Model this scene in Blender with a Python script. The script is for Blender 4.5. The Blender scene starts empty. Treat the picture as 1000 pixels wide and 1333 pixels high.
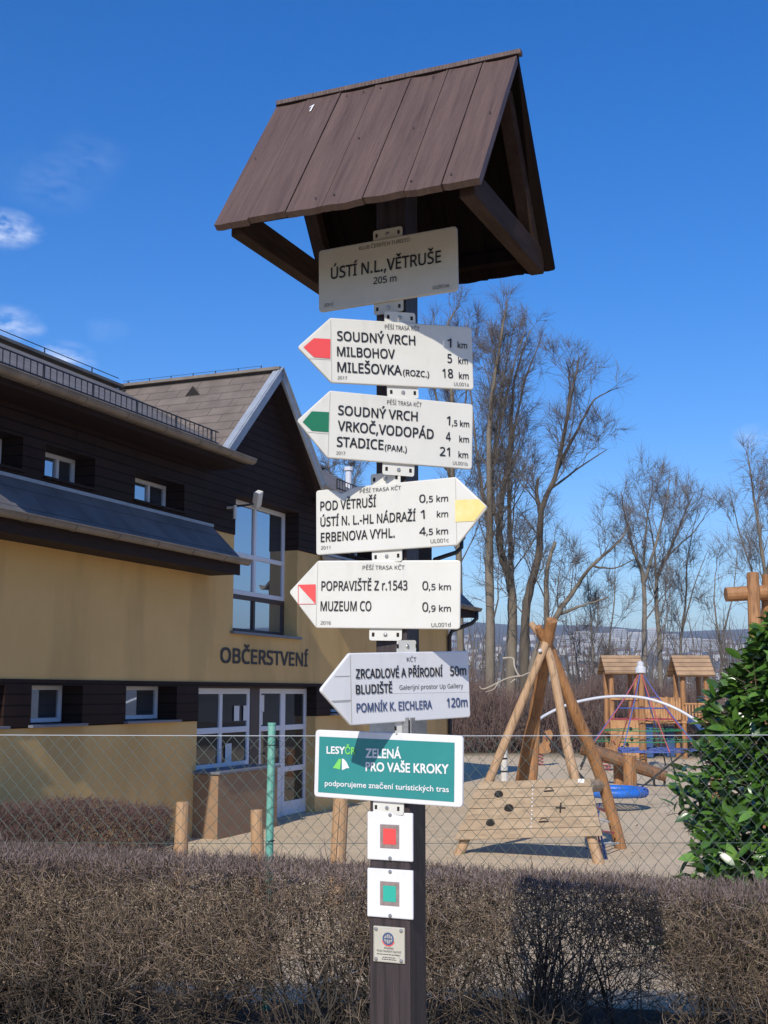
import bpy, math, random
import numpy as np
from mathutils import Vector, Matrix
R = math.radians
random.seed(7)
rng = np.random.default_rng(7)
S = bpy.context.scene
COL = S.collection

# ------------------------------------------------------------------ camera
ZC = 2.1                                  # eye height above the playground
F_PX, PITCH = 1585.1, 0.1473
cd = bpy.data.cameras.new('camera')
cam = bpy.data.objects.new('camera', cd)
COL.objects.link(cam)
cam.location = (0, 0, ZC)
cam.rotation_euler = (math.pi / 2 + PITCH, 0, 0)
cd.sensor_fit = 'HORIZONTAL'
cd.sensor_width = 36.0
cd.lens = 36.0 * F_PX / 1000.0
cd.clip_start = 0.05
cd.clip_end = 20000
S.camera = cam

# ------------------------------------------------------------------ sun, sky, exposure
SUN_AZ, SUN_EL = R(16.8), R(36.2)         # the light travels forward and to the right
trav = Vector((math.sin(SUN_AZ) * math.cos(SUN_EL), math.cos(SUN_AZ) * math.cos(SUN_EL), -math.sin(SUN_EL)))
sl = bpy.data.lights.new('sun', 'SUN')
sl.energy = 4.2
sl.angle = R(0.5)
sl.color = (1.0, 0.94, 0.84)
so = bpy.data.objects.new('sun', sl)
COL.objects.link(so)
so.location = (-20, -40, 40)
so.rotation_euler = trav.to_track_quat('-Z', 'Y').to_euler()

S.view_settings.view_transform = 'Standard'
S.view_settings.look = 'None'
S.view_settings.exposure = 0.18
S.view_settings.gamma = 1.0

def nodes_of(m):
    return m.node_tree.nodes, m.node_tree.links

W = bpy.data.worlds.new('World')
S.world = W
W.use_nodes = True
wn, wl = nodes_of(W)
wn.clear()
wout = wn.new('ShaderNodeOutputWorld')
bg = wn.new('ShaderNodeBackground')
bg.inputs[1].default_value = 0.15
sky = wn.new('ShaderNodeTexSky')
sky.sky_type = 'NISHITA'
sky.sun_disc = False
sky.sun_elevation = SUN_EL
to_sun = -trav
sky.sun_rotation = math.atan2(to_sun.x, to_sun.y)
sky.altitude = 300
sky.air_density = 1.0
sky.dust_density = 0.1
sky.ozone_density = 3.5
# a few small clouds low in the sky: soft noise kept to patches of the sky
tc = wn.new('ShaderNodeTexCoord')
def w_math(op, a, b=None):
    n = wn.new('ShaderNodeMath'); n.operation = op
    for i, v in enumerate((a, b)):
        if v is None: continue
        if isinstance(v, (int, float)): n.inputs[i].default_value = v
        else: wl.new(v, n.inputs[i])
    return n.outputs[0]
def px_dir(px, py):
    x, y = (px - 500) / F_PX, (666.5 - py) / F_PX
    c, s = math.cos(PITCH), math.sin(PITCH)
    return Vector((x, c - y * s, s + y * c)).normalized()
def at(px, py, Y):
    """world point seen at that place of the photograph, Y metres in front of the camera"""
    d = px_dir(px, py)
    return Vector((d.x / d.y * Y, Y, d.z / d.y * Y + ZC))
mp = wn.new('ShaderNodeMapping'); mp.inputs['Scale'].default_value = (1, 1, 2.2)
wl.new(tc.outputs['Generated'], mp.inputs[0])
nz = wn.new('ShaderNodeTexNoise'); nz.inputs['Scale'].default_value = 48; nz.inputs['Detail'].default_value = 7; nz.inputs['Roughness'].default_value = 0.6
wl.new(mp.outputs[0], nz.inputs['Vector'])
mask = None
for px, py, rad, amp in ((8, 298, 0.028, .62), (38, 303, 0.015, .42), (12, 421, 0.026, 0.5), (38, 428, 0.015, .3), (80, 470, 0.03, 0.45), (-60, 470, 0.04, .9), (70, 235, 0.045, 0.06), (115, 205, 0.035, 0.06), (140, 430, .02, .08), (985, 570, 0.022, 0.25), (-120, 330, 0.06, 1.0)):
    sub = wn.new('ShaderNodeVectorMath'); sub.operation = 'SUBTRACT'
    wl.new(tc.outputs['Generated'], sub.inputs[0]); sub.inputs[1].default_value = px_dir(px, py)
    sc = wn.new('ShaderNodeVectorMath'); sc.operation = 'MULTIPLY'
    wl.new(sub.outputs[0], sc.inputs[0]); sc.inputs[1].default_value = (1, 1, 1.7)
    ln = wn.new('ShaderNodeVectorMath'); ln.operation = 'LENGTH'; wl.new(sc.outputs[0], ln.inputs[0])
    v = w_math('SUBTRACT', 1.0, w_math('DIVIDE', ln.outputs['Value'], rad))
    v = w_math('MULTIPLY', w_math('MAXIMUM', v, 0.0), amp)
    mask = v if mask is None else w_math('MAXIMUM', mask, v)
cl = w_math('MULTIPLY', mask, w_math('MAXIMUM', w_math('SUBTRACT', nz.outputs['Fac'], 0.36), 0.0))
cl = w_math('MINIMUM', w_math('MULTIPLY', cl, 4.2), 0.8)
mx = wn.new('ShaderNodeMix'); mx.data_type = 'RGBA'
hs = wn.new('ShaderNodeHueSaturation'); hs.inputs['Saturation'].default_value = 1.40; hs.inputs['Hue'].default_value = 0.512
wl.new(sky.outputs[0], hs.inputs['Color'])
wl.new(cl, mx.inputs['Factor']); wl.new(hs.outputs[0], mx.inputs['A'])
mx.inputs['B'].default_value = (7.2, 7.6, 8.4, 1)
wl.new(mx.outputs['Result'], bg.inputs[0])
wl.new(bg.outputs[0], wout.inputs[0])

# ------------------------------------------------------------------ materials
def mat(name, color, rough=0.7, var=0.0, scale=8.0, stretch=(1, 1, 1), bump=0.0, bscale=None, color2=None, detail=4, spec=0.5, cracks=None):
    m = bpy.data.materials.new(name); m.use_nodes = True
    n, l = nodes_of(m); b = n['Principled BSDF']
    b.inputs['Roughness'].default_value = rough
    b.inputs['Specular IOR Level'].default_value = spec
    c = (*color, 1)
    if var or color2 or bump:
        t = n.new('ShaderNodeTexCoord'); p = n.new('ShaderNodeMapping'); p.inputs['Scale'].default_value = stretch
        l.new(t.outputs['Object'], p.inputs[0])
        z = n.new('ShaderNodeTexNoise'); z.inputs['Scale'].default_value = scale; z.inputs['Detail'].default_value = detail; z.inputs['Roughness'].default_value = 0.65
        l.new(p.outputs[0], z.inputs['Vector'])
        r = n.new('ShaderNodeValToRGB')
        r.color_ramp.elements[0].position = 0.3; r.color_ramp.elements[1].position = 0.7
        c2 = color2 or tuple(min(1, x * (1 + var)) for x in color)
        c1 = color if color2 else tuple(x * (1 - var) for x in color)
        r.color_ramp.elements[0].color = (*c1, 1); r.color_ramp.elements[1].color = (*c2, 1)
        l.new(z.outputs['Fac'], r.inputs[0]); out = r.outputs[0]
        if cracks:                         # thin dark checks and streaks along the grain: (scale, stretch, how dark, threshold)
            p2 = n.new('ShaderNodeMapping'); p2.inputs['Scale'].default_value = cracks[1]; l.new(t.outputs['Object'], p2.inputs[0])
            zc = n.new('ShaderNodeTexNoise'); zc.inputs['Scale'].default_value = cracks[0]; zc.inputs['Detail'].default_value = 6; l.new(p2.outputs[0], zc.inputs['Vector'])
            rc = n.new('ShaderNodeValToRGB'); rc.color_ramp.elements[0].position = cracks[3]; rc.color_ramp.elements[1].position = cracks[3] + .09
            rc.color_ramp.elements[0].color = (cracks[2],) * 3 + (1,); rc.color_ramp.elements[1].color = (1, 1, 1, 1); l.new(zc.outputs['Fac'], rc.inputs[0])
            mm = n.new('ShaderNodeMix'); mm.data_type = 'RGBA'; mm.blend_type = 'MULTIPLY'; mm.inputs['Factor'].default_value = 1
            l.new(out, mm.inputs['A']); l.new(rc.outputs[0], mm.inputs['B']); out = mm.outputs['Result']
        l.new(out, b.inputs['Base Color'])
        if bump:
            z2 = z
            if bscale:
                z2 = n.new('ShaderNodeTexNoise'); z2.inputs['Scale'].default_value = bscale; z2.inputs['Detail'].default_value = 5
                l.new(p.outputs[0], z2.inputs['Vector'])
            bp = n.new('ShaderNodeBump'); bp.inputs['Strength'].default_value = bump; bp.inputs['Distance'].default_value = 0.02
            l.new(z2.outputs['Fac'], bp.inputs['Height']); l.new(bp.outputs[0], b.inputs['Normal'])
    else:
        b.inputs['Base Color'].default_value = c
    return m

def brick_mat(name, c1, c2, mortar, bw, bh, ms, axes='XZ', rough=0.8, offset=0.5):
    """rows of shingles or boards on the object's own coordinates"""
    m = bpy.data.materials.new(name); m.use_nodes = True
    n, l = nodes_of(m); b = n['Principled BSDF']; b.inputs['Roughness'].default_value = rough
    t = n.new('ShaderNodeTexCoord'); sp = n.new('ShaderNodeSeparateXYZ'); cb = n.new('ShaderNodeCombineXYZ')
    l.new(t.outputs['Object'], sp.inputs[0])
    l.new(sp.outputs[axes[0]], cb.inputs['X']); l.new(sp.outputs[axes[1]], cb.inputs['Y'])
    k = n.new('ShaderNodeTexBrick'); k.offset = offset
    k.inputs['Scale'].default_value = 1; k.inputs['Brick Width'].default_value = bw; k.inputs['Row Height'].default_value = bh
    k.inputs['Mortar Size'].default_value = ms; k.inputs['Mortar Smooth'].default_value = 0.2
    k.inputs['Color1'].default_value = (*c1, 1); k.inputs['Color2'].default_value = (*c2, 1); k.inputs['Mortar'].default_value = (*mortar, 1)
    l.new(cb.outputs[0], k.inputs['Vector'])
    z = n.new('ShaderNodeTexNoise'); z.inputs['Scale'].default_value = 3.0; z.inputs['Detail'].default_value = 6
    l.new(t.outputs['Object'], z.inputs['Vector'])
    mr = n.new('ShaderNodeMapRange'); mr.inputs['From Min'].default_value = 0.3; mr.inputs['From Max'].default_value = 0.7; mr.inputs['To Min'].default_value = 0.75; mr.inputs['To Max'].default_value = 1.15
    l.new(z.outputs['Fac'], mr.inputs[0])
    mm = n.new('ShaderNodeMix'); mm.data_type = 'RGBA'; mm.blend_type = 'MULTIPLY'; mm.inputs['Factor'].default_value = 1
    l.new(k.outputs['Color'], mm.inputs['A']); l.new(mr.outputs[0], mm.inputs['B'])
    l.new(mm.outputs['Result'], b.inputs['Base Color'])
    bp = n.new('ShaderNodeBump'); bp.inputs['Strength'].default_value = 0.6; bp.inputs['Distance'].default_value = 0.02; bp.invert = True
    l.new(k.outputs['Fac'], bp.inputs['Height']); l.new(bp.outputs[0], b.inputs['Normal'])
    return m

M = {}
def defmats():
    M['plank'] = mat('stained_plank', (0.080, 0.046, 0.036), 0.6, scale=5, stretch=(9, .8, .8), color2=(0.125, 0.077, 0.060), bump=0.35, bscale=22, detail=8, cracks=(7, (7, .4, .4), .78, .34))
    M['plank_in'] = mat('underside_shade_tint', (0.010, 0.006, 0.005), 0.9, var=0.3, scale=6, stretch=(8, 1, 1), bump=0.3, spec=.05)  # plank colour taken near black, under-roof shade put into it
    M['beam'] = mat('stained_beam', (0.042, 0.025, 0.018), 0.8, var=0.35, scale=5, stretch=(6, 1, 6), bump=0.3, spec=.12)
    M['post'] = mat('stained_post', (0.040, 0.028, 0.028), 0.55, var=0.3, scale=5, stretch=(14, 14, 0.7), bump=0.25, bscale=18, cracks=(4, (14, 14, .6), .5, .37))
    M['plate'] = mat('enamel_white', (0.62, 0.60, 0.525), 0.36, scale=6, color2=(0.68, 0.665, 0.60), detail=7, cracks=(9, (1, 1, .35), .90, .36))
    M['plate_clean'] = mat('enamel_clean_white', (0.715, 0.71, 0.70), 0.3, scale=5, color2=(0.765, 0.76, 0.75), detail=7, cracks=(9, (1, 1, .3), .90, .36))
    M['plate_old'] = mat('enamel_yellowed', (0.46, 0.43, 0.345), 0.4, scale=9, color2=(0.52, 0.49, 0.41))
    M['groove'] = mat('plate_fold', (0.45, 0.44, 0.40), 0.5)
    M['ink'] = mat('black_print', (0.012, 0.012, 0.014), 0.45)
    M['ink_blue'] = mat('faded_blue_print', (0.06, 0.09, 0.2), 0.45)
    M['red'] = mat('trail_red', (0.75, 0.075, 0.07), 0.4)
    M['green'] = mat('trail_green', (0.012, 0.16, 0.075), 0.4)
    M['yellow'] = mat('trail_yellow', (0.80, 0.58, 0.16), 0.4, scale=20, color2=(0.82, 0.68, 0.34))
    M['teal'] = mat('board_teal', (0.025, 0.22, 0.21), 0.35, scale=6, color2=(0.035, 0.26, 0.245))
    M['leafgreen'] = mat('logo_green', (0.2, 0.62, 0.12), 0.4)
    M['mint'] = mat('marker_green', (0.03, 0.40, 0.30), 0.4)
    M['taupe'] = mat('marker_border', (0.26, 0.20, 0.18), 0.6, var=0.2, scale=90)
    M['steel'] = mat('zinc_steel', (0.42, 0.41, 0.39), 0.35, var=0.2, scale=60)
    M['steel'].node_tree.nodes['Principled BSDF'].inputs['Metallic'].default_value = 0.8
    M['paint'] = mat('white_paint', (0.74, 0.74, 0.73), 0.6)
    # building
    M['stucco'] = mat('ochre_render', (0.62, 0.395, 0.148), 0.9, scale=0.9, color2=(0.70, 0.46, 0.182), bump=0.12, bscale=60, detail=8, cracks=(1.1, (1, 1, .22), .86, .40))
    M['clad'] = brick_mat('dark_cladding', (0.032, 0.016, 0.012), (0.023, 0.012, 0.009), (0.005, 0.003, 0.0025), 3.2, 0.13, 0.010, rough=0.65)
    M['clad'].node_tree.nodes['Principled BSDF'].inputs['Specular IOR Level'].default_value = .12
    M['clad_trim'] = mat('dark_trim', (0.026, 0.014, 0.011), 0.7, var=0.3, scale=4, stretch=(1, 6, 6), spec=.15)
    M['shingle'] = brick_mat('grey_brown_shingle', (0.185, 0.148, 0.12), (0.16, 0.128, 0.104), (0.10, 0.08, 0.066), 0.62, 0.17, 0.009, axes='YZ', rough=0.85)
    M['shingle_dark'] = brick_mat('slate_shingle', (0.20, 0.175, 0.155), (0.15, 0.135, 0.125), (0.07, 0.06, 0.055), 0.5, 0.11, 0.008, axes='XZ', rough=0.8)
    M['porch'] = brick_mat('porch_slate', (0.155, 0.145, 0.145), (0.125, 0.12, 0.125), (0.07, 0.065, 0.065), 0.9, 0.28, 0.006, axes='XZ', rough=0.75)
    M['gutter'] = mat('brown_gutter', (0.19, 0.155, 0.12), 0.5, var=0.25, scale=3)
    M['zinc'] = mat('grey_flashing', (0.30, 0.33, 0.37), 0.45, var=0.15, scale=5)
    M['frame_w'] = mat('white_window_frame', (0.70, 0.71, 0.74), 0.4)
    M['frame_b'] = mat('brown_window_frame', (0.06, 0.035, 0.03), 0.5)
    M['sill'] = mat('grey_sill', (0.16, 0.17, 0.20), 0.5)
    M['counter'] = mat('brown_counter_board', (0.25, 0.155, 0.085), 0.75, scale=2.5, stretch=(1, 1, 3), color2=(0.32, 0.2, 0.115))
    g = mat('coated_glass', (0.42, 0.46, 0.52), 0.02, spec=0.8); g.node_tree.nodes['Principled BSDF'].inputs['Metallic'].default_value = 0.9; M['glass_coated'] = g
    M['glass'] = mat('window_glass', (0.02, 0.02, 0.022), 0.03, spec=0.8)
    M['iron'] = mat('black_iron', (0.02, 0.02, 0.022), 0.5)
    M['paper'] = mat('white_paper', (0.7, 0.7, 0.68), 0.8)
    M['letters'] = mat('dark_letters', (0.035, 0.028, 0.022), 0.6)
    # ground and plants
    M['wood_log'] = mat('robinia_log', (0.27, 0.125, 0.045), 0.65, scale=3.0, stretch=(3, 3, 0.8), color2=(0.42, 0.21, 0.085), bump=0.25, cracks=(5, (5, 5, .35), .62, .35))
    M['wood_pale'] = mat('pale_log', (0.38, 0.235, 0.125), 0.7, scale=3.0, stretch=(3, 3, 0.8), color2=(0.50, 0.325, 0.185), bump=0.25, cracks=(5, (5, 5, .35), .62, .35))
    M['wood_dark'] = mat('weathered_log', (0.13, 0.062, 0.030), 0.75, scale=3, stretch=(3, 3, .8), color2=(0.22, 0.115, 0.055), bump=.25, cracks=(5, (5, 5, .35), .6, .36))
    M['wood_panel'] = mat('weathered_boards', (0.30, 0.215, 0.135), 0.75, scale=2.2, stretch=(1, 3, 7), color2=(0.44, 0.33, 0.215), bump=0.2, cracks=(4, (.25, 3, 5), .80, .36))
    M['wood_bollard'] = mat('bollard_wood', (0.36, 0.215, 0.11), 0.75, scale=4, stretch=(4, 4, 0.6), color2=(0.46, 0.29, 0.16), bump=0.25, cracks=(5, (5, 5, .35), .62, .35))
    M['tower_wood'] = mat('tower_boards', (0.42, 0.21, 0.085), 0.7, scale=3, stretch=(1, 1, 3), color2=(0.52, 0.28, 0.12), cracks=(3, (4, 4, .6), .5, .38))
    M['tower_roof'] = brick_mat('tower_roof_boards', (0.40, 0.255, 0.14), (0.34, 0.21, 0.115), (0.16, 0.09, 0.05), 9.0, 0.14, 0.012, rough=0.8)
    M['hole'] = mat('dark_hole', (0.015, 0.011, 0.009), 0.9)
    M['blue'] = mat('blue_padding', (0.02, 0.14, 0.55), 0.45, var=0.15, scale=12)
    M['rope_red'] = mat('red_rope', (0.42, 0.08, 0.085), 0.7)
    M['rope_blue'] = mat('blue_rope', (0.07, 0.115, 0.34), 0.7)
    M['rope_dark'] = mat('dark_rope', (0.03, 0.028, 0.03), 0.8)
    M['rope_green'] = mat('green_rope', (0.03, 0.22, 0.10), 0.8)
    M['tube'] = mat('galvanised_tube', (0.62, 0.63, 0.66), 0.35)
    M['slide_blue'] = mat('blue_slide', (0.035, 0.085, 0.22), 0.4)
    M['mint_post'] = mat('green_fence_post', (0.10, 0.36, 0.27), 0.55, scale=30, color2=(0.22, 0.46, 0.36))
    M['wire'] = mat('green_coated_wire', (0.085, 0.115, 0.095), 0.5)
    M['wire_grey'] = mat('grey_wire', (0.42, 0.44, 0.46), 0.5)
    M['twig_a'] = mat('hedge_twig', (0.15, 0.105, 0.068), 0.8, scale=5, color2=(0.31, 0.225, 0.15))
    M['twig_b'] = mat('hedge_shoot', (0.16, 0.115, 0.105), 0.8, scale=7, color2=(0.29, 0.22, 0.20))
    M['twig_c'] = mat('hedge_bud_leaf', (0.11, 0.072, 0.042), 0.7, scale=9, color2=(0.24, 0.165, 0.10))
    M['twig_d'] = mat('dark_twig', (0.045, 0.032, 0.022), 0.85, scale=6, color2=(0.10, 0.072, 0.048))
    M['twig_s'] = mat('straw_twig', (0.24, 0.18, 0.11), 0.8, scale=6, color2=(0.38, 0.30, 0.19))
    M['stem'] = mat('hedge_stem', (0.05, 0.042, 0.032), 0.85, var=0.3, scale=20)
    M['twig_p'] = mat('barberry_twig', (0.080, 0.046, 0.042), 0.85, scale=6, color2=(0.15, 0.09, 0.078))
    M['laurel'] = mat('laurel_leaf', (0.038, 0.100, 0.013), 0.33, scale=5, color2=(0.092, 0.188, 0.028), spec=0.6)
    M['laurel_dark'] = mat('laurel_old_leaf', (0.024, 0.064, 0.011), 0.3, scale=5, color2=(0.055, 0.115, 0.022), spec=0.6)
    M['laurel_new'] = mat('laurel_young_leaf', (0.10, 0.22, 0.035), 0.3, scale=5, color2=(0.17, 0.30, 0.06), spec=0.5)
    M['soil_shade'] = mat('soil_shade_dark', (0.020, 0.014, 0.009), 0.95, scale=14, color2=(0.055, 0.040, 0.025), bump=0.6, detail=8)  # near-black ground colour standing in for cast shade below the hedge
    M['litter'] = mat('dry_leaf', (0.12, 0.075, 0.04), 0.8, scale=3, color2=(0.26, 0.175, 0.10))
    M['weed'] = mat('small_weed', (0.05, 0.11, 0.025), 0.7, var=.3, scale=8)
    M['laurel_stem'] = mat('laurel_stem', (0.10, 0.085, 0.04), 0.8)
    M['bark'] = mat('grey_bark', (0.12, 0.095, 0.068), 0.9, scale=1.5, stretch=(3, 3, 0.5), color2=(0.24, 0.20, 0.145), bump=0.3, detail=7)
    M['bark_dark'] = mat('dark_bark', (0.06, 0.047, 0.034), 0.9, scale=1.5, stretch=(3, 3, 0.5), color2=(0.14, 0.11, 0.078), bump=0.3, detail=7)
    M['bark_pale'] = mat('pale_bark', (0.13, 0.11, 0.085), 0.9, scale=1.5, stretch=(3, 3, 0.5), color2=(0.24, 0.205, 0.16), bump=0.3)
    M['twig_tree'] = mat('tree_twig', (0.12, 0.099, 0.080), 0.9, var=0.3, scale=0.6)
    M['twig_warm'] = mat('warm_tree_twig', (0.155, 0.126, 0.104), 0.9, var=0.3, scale=0.6)
    M['thicket'] = mat('thicket_twig', (0.105, 0.062, 0.052), 0.9, scale=0.5, color2=(0.20, 0.135, 0.11))
    M['birch'] = mat('white_bark', (0.5, 0.48, 0.44), 0.8, scale=6, color2=(0.66, 0.64, 0.60), bump=0.2)
    M['bare_limb'] = mat('barkless_wood', (0.36, 0.305, 0.23), 0.8, scale=4, color2=(0.46, 0.40, 0.31))
    M['house_w'] = mat('pale_house', (0.52, 0.50, 0.47), 0.8, var=0.15, scale=0.02)
    M['house_r'] = mat('tile_roof', (0.17, 0.115, 0.09), 0.8)
    M['house_win'] = mat('far_window', (0.30, 0.31, 0.32), 0.4)
defmats()

# ------------------------------------------------------------------ mesh builder
class MB:
    def __init__(s): s.v = []; s.f = []; s.mi = []; s.cur = 0
    def add(s, vs, fs):
        o = len(s.v); s.v += [tuple(p) for p in vs]
        for f in fs: s.f.append([i + o for i in f]); s.mi.append(s.cur)
    def box(s, x0, x1, y0, y1, z0, z1, mx=None):
        vs = [Vector((x, y, z)) for z in (z0, z1) for y in (y0, y1) for x in (x0, x1)]
        if mx: vs = [mx @ p for p in vs]
        s.add(vs, [(0, 2, 3, 1), (4, 5, 7, 6), (0, 1, 5, 4), (2, 6, 7, 3), (0, 4, 6, 2), (1, 3, 7, 5)])
    def bar(s, a, b, w, h, up=Vector((0, 0, 1))):
        """rectangular bar from a to b"""
        a, b = Vector(a), Vector(b); d = (b - a); L = d.length; d.normalize()
        x = d.cross(up); x.normalize(); z = x.cross(d)
        mx = Matrix((x, d, z)).transposed().to_4x4(); mx.translation = a
        s.box(-w / 2, w / 2, 0, L, -h / 2, h / 2, mx)
    def tube(s, pts, rad, n=8, caps=True):
        pts = [Vector(p) for p in pts]
        if isinstance(rad, (int, float)): rad = [rad] * len(pts)
        o = len(s.v); ref = None
        for i, p in enumerate(pts):
            d = pts[min(i + 1, len(pts) - 1)] - pts[max(i - 1, 0)]
            if d.length < 1e-9: d = Vector((0, 0, 1))
            d.normalize()
            if ref is None: ref = d.orthogonal().normalized()
            ref = (ref - d * ref.dot(d))
            if ref.length < 1e-6: ref = d.orthogonal()
            ref.normalize(); q = d.cross(ref)
            for k in range(n):
                a = 2 * math.pi * k / n
                s.v.append(tuple(p + (ref * math.cos(a) + q * math.sin(a)) * rad[i]))
        for i in range(len(pts) - 1):
            for k in range(n):
                k2 = (k + 1) % n
                s.f.append([o + i * n + k, o + i * n + k2, o + (i + 1) * n + k2, o + (i + 1) * n + k]); s.mi.append(s.cur)
        if caps:
            s.f.append([o + k for k in range(n)][::-1]); s.mi.append(s.cur)
            e = o + (len(pts) - 1) * n
            s.f.append([e + k for k in range(n)]); s.mi.append(s.cur)
    def prism(s, poly, fn, a, b):
        """polygon (2-D points) extruded: fn(u, v, w) gives the 3-D point, w runs a..b"""
        n = len(poly); vs = [fn(u, v, a) for u, v in poly] + [fn(u, v, b) for u, v in poly]
        s.add(vs, [list(range(n))[::-1], list(range(n, 2 * n))] + [(i, (i + 1) % n, n + (i + 1) % n, n + i) for i in range(n)])
    def lathe(s, prof, n=16, mx=None):
        """profile of (r, z), turned about z"""
        vs = []
        for r, z in prof:
            for k in range(n):
                a = 2 * math.pi * k / n; p = Vector((r * math.cos(a), r * math.sin(a), z)); vs.append(mx @ p if mx else p)
        fs = [(i * n + k, i * n + (k + 1) % n, (i + 1) * n + (k + 1) % n, (i + 1) * n + k) for i in range(len(prof) - 1) for k in range(n)]
        fs += [list(range(n))[::-1], [(len(prof) - 1) * n + k for k in range(n)]]
        s.add(vs, fs)
    def torus(s, c, R_, r, n=24, m=8, mx=None):
        vs = []
        for i in range(n):
            a = 2 * math.pi * i / n
            for j in range(m):
                b = 2 * math.pi * j / m
                p = Vector(((R_ + r * math.cos(b)) * math.cos(a), (R_ + r * math.cos(b)) * math.sin(a), r * math.sin(b)))
                if mx: p = mx @ p
                vs.append(p + Vector(c))
        s.add(vs, [(i * m + j, ((i + 1) % n) * m + j, ((i + 1) % n) * m + (j + 1) % m, i * m + (j + 1) % m) for i in range(n) for j in range(m)])
    def build(s, name, mats, parent=None, smooth=False, bevel=0.0):
        me = bpy.data.meshes.new(name); me.from_pydata(s.v, [], s.f)
        if not isinstance(mats, (list, tuple)): mats = [mats]
        for m in mats: me.materials.append(m)
        if len(mats) > 1: me.polygons.foreach_set('material_index', s.mi)
        if smooth: me.polygons.foreach_set('use_smooth', [True] * len(me.polygons))
        me.update()
        o = bpy.data.objects.new(name, me); COL.objects.link(o)
        if parent: o.parent = parent
        if bevel:
            b = o.modifiers.new('edge', 'BEVEL'); b.width = bevel; b.segments = 2; b.limit_method = 'ANGLE'; b.angle_limit = R(40)
        return o

def mesh_np(name, V, Fq, mats, parent=None, mi=None, smooth=False):
    """mesh from arrays; Fq is (n, k)"""
    me = bpy.data.meshes.new(name); V = np.asarray(V, np.float32); Fq = np.asarray(Fq, np.int32)
    me.vertices.add(len(V)); me.vertices.foreach_set('co', V.ravel())
    n, k = Fq.shape
    me.loops.add(n * k); me.loops.foreach_set('vertex_index', Fq.ravel())
    me.polygons.add(n); me.polygons.foreach_set('loop_start', np.arange(0, n * k, k, dtype=np.int32))
    if not isinstance(mats, (list, tuple)): mats = [mats]
    for m in mats: me.materials.append(m)
    if mi is not None: me.polygons.foreach_set('material_index', np.asarray(mi, np.int32))
    if smooth: me.polygons.foreach_set('use_smooth', np.ones(n, bool))
    me.update(calc_edges=True); me.validate()
    o = bpy.data.objects.new(name, me); COL.objects.link(o)
    if parent: o.parent = parent
    return o

def spikes(P, D, L, r0, bend=0.0):
    """three-sided tapering twigs: base points, unit directions, lengths, base radii -> vertices, triangles (bent once in the middle)"""
    n = len(P); D = D / np.linalg.norm(D, axis=1, keepdims=True)
    a = np.cross(D, np.where(np.abs(D[:, 2:3]) < 0.8, [[0, 0, 1.0]], [[1.0, 0, 0]])); a /= np.linalg.norm(a, axis=1, keepdims=True)
    b = np.cross(D, a); L = np.asarray(L).reshape(-1, 1); r0 = np.asarray(r0).reshape(-1, 1)
    ang = [0, 2.094, 4.189]
    off = rng.normal(0, 1, (n, 3)) * bend * L
    mid = P + D * L * 0.5 + off
    tip = P + D * L
    V = np.stack([P + (a * math.cos(t) + b * math.sin(t)) * r0 for t in ang] + [mid + (a * math.cos(t) + b * math.sin(t)) * r0 * 0.7 for t in ang] + [tip], 1)
    base = (np.arange(n) * 7)[:, None]
    tri = np.array([[0, 1, 4], [0, 4, 3], [1, 2, 5], [1, 5, 4], [2, 0, 3], [2, 3, 5], [3, 4, 6], [4, 5, 6], [5, 3, 6]])
    return V.reshape(-1, 3), (base[:, :, None] + tri[None]).reshape(-1, 3)

def tag(o, label=None, cat=None, group=None, kind=None):
    if label: o['label'] = label
    if cat: o['category'] = cat
    if group: o['group'] = group
    if kind: o['kind'] = kind
    return o
def empty(name, loc, rz=0.0, label=None, cat=None, group=None, mx=None):
    o = bpy.data.objects.new(name, None); COL.objects.link(o); o.empty_display_size = 0.1
    if mx is not None: o.matrix_world = mx
    else: o.location = loc; o.rotation_euler = (0, 0, rz)
    return tag(o, label, cat, group)

# ------------------------------------------------------------------ lettering
try:                                       # a plain sans-serif that ships inside Blender; else its default lettering
    import os
    GROT = bpy.data.fonts.load(os.path.join(bpy.utils.system_resource('DATAFILES', path='fonts'), 'NotoSansHebrew-Regular.woff2'))
except Exception:
    GROT = None
def _curve_mesh(body, bold, font=None):
    cu = bpy.data.curves.new('lettering', 'FONT'); cu.body = body; cu.size = 1.0; cu.offset = bold; cu.resolution_u = 3
    if font: cu.font = font
    ob = bpy.data.objects.new('lettering', cu); COL.objects.link(ob)
    dg = bpy.context.evaluated_depsgraph_get()
    me = bpy.data.meshes.new_from_object(ob.evaluated_get(dg))
    vs = [tuple(v.co) for v in me.vertices]; fs = [list(p.vertices) for p in me.polygons]
    bpy.data.objects.remove(ob); bpy.data.curves.remove(cu); bpy.data.meshes.remove(me)
    return vs, fs
CAPS = {f: max(v[1] for v in _curve_mesh('H', 0.0, f)[0]) for f in {None, GROT}}
def put_text(mb, body, p0, p1, cap, y, bold=0.012, font='grot', layers=0.0):
    """lettering in the plane y from p0 to p1 (x, z at the baseline), cap height as given; layers thickens the strokes by stacking copies"""
    f = GROT if font == 'grot' else None
    vs, fs = _curve_mesh(body, bold, f)
    x0 = min(v[0] for v in vs); x1 = max(v[0] for v in vs)
    dx, dz = p1[0] - p0[0], p1[1] - p0[1]; L = math.hypot(dx, dz); ux, uz = dx / L, dz / L
    sy = cap / CAPS[f]; sx = L / (x1 - x0)
    offs = [(0, 0)] if not layers else [(a, b) for a in (-layers, 0, layers) for b in (-layers, 0, layers)]
    for i, (a, b) in enumerate(offs):
        mb.add([(p0[0] + ux * (v[0] + a - x0) * sx - uz * (v[1] + b) * sy, y - i * .00006, p0[1] + uz * (v[0] + a - x0) * sx + ux * (v[1] + b) * sy) for v in vs], fs)

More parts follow.
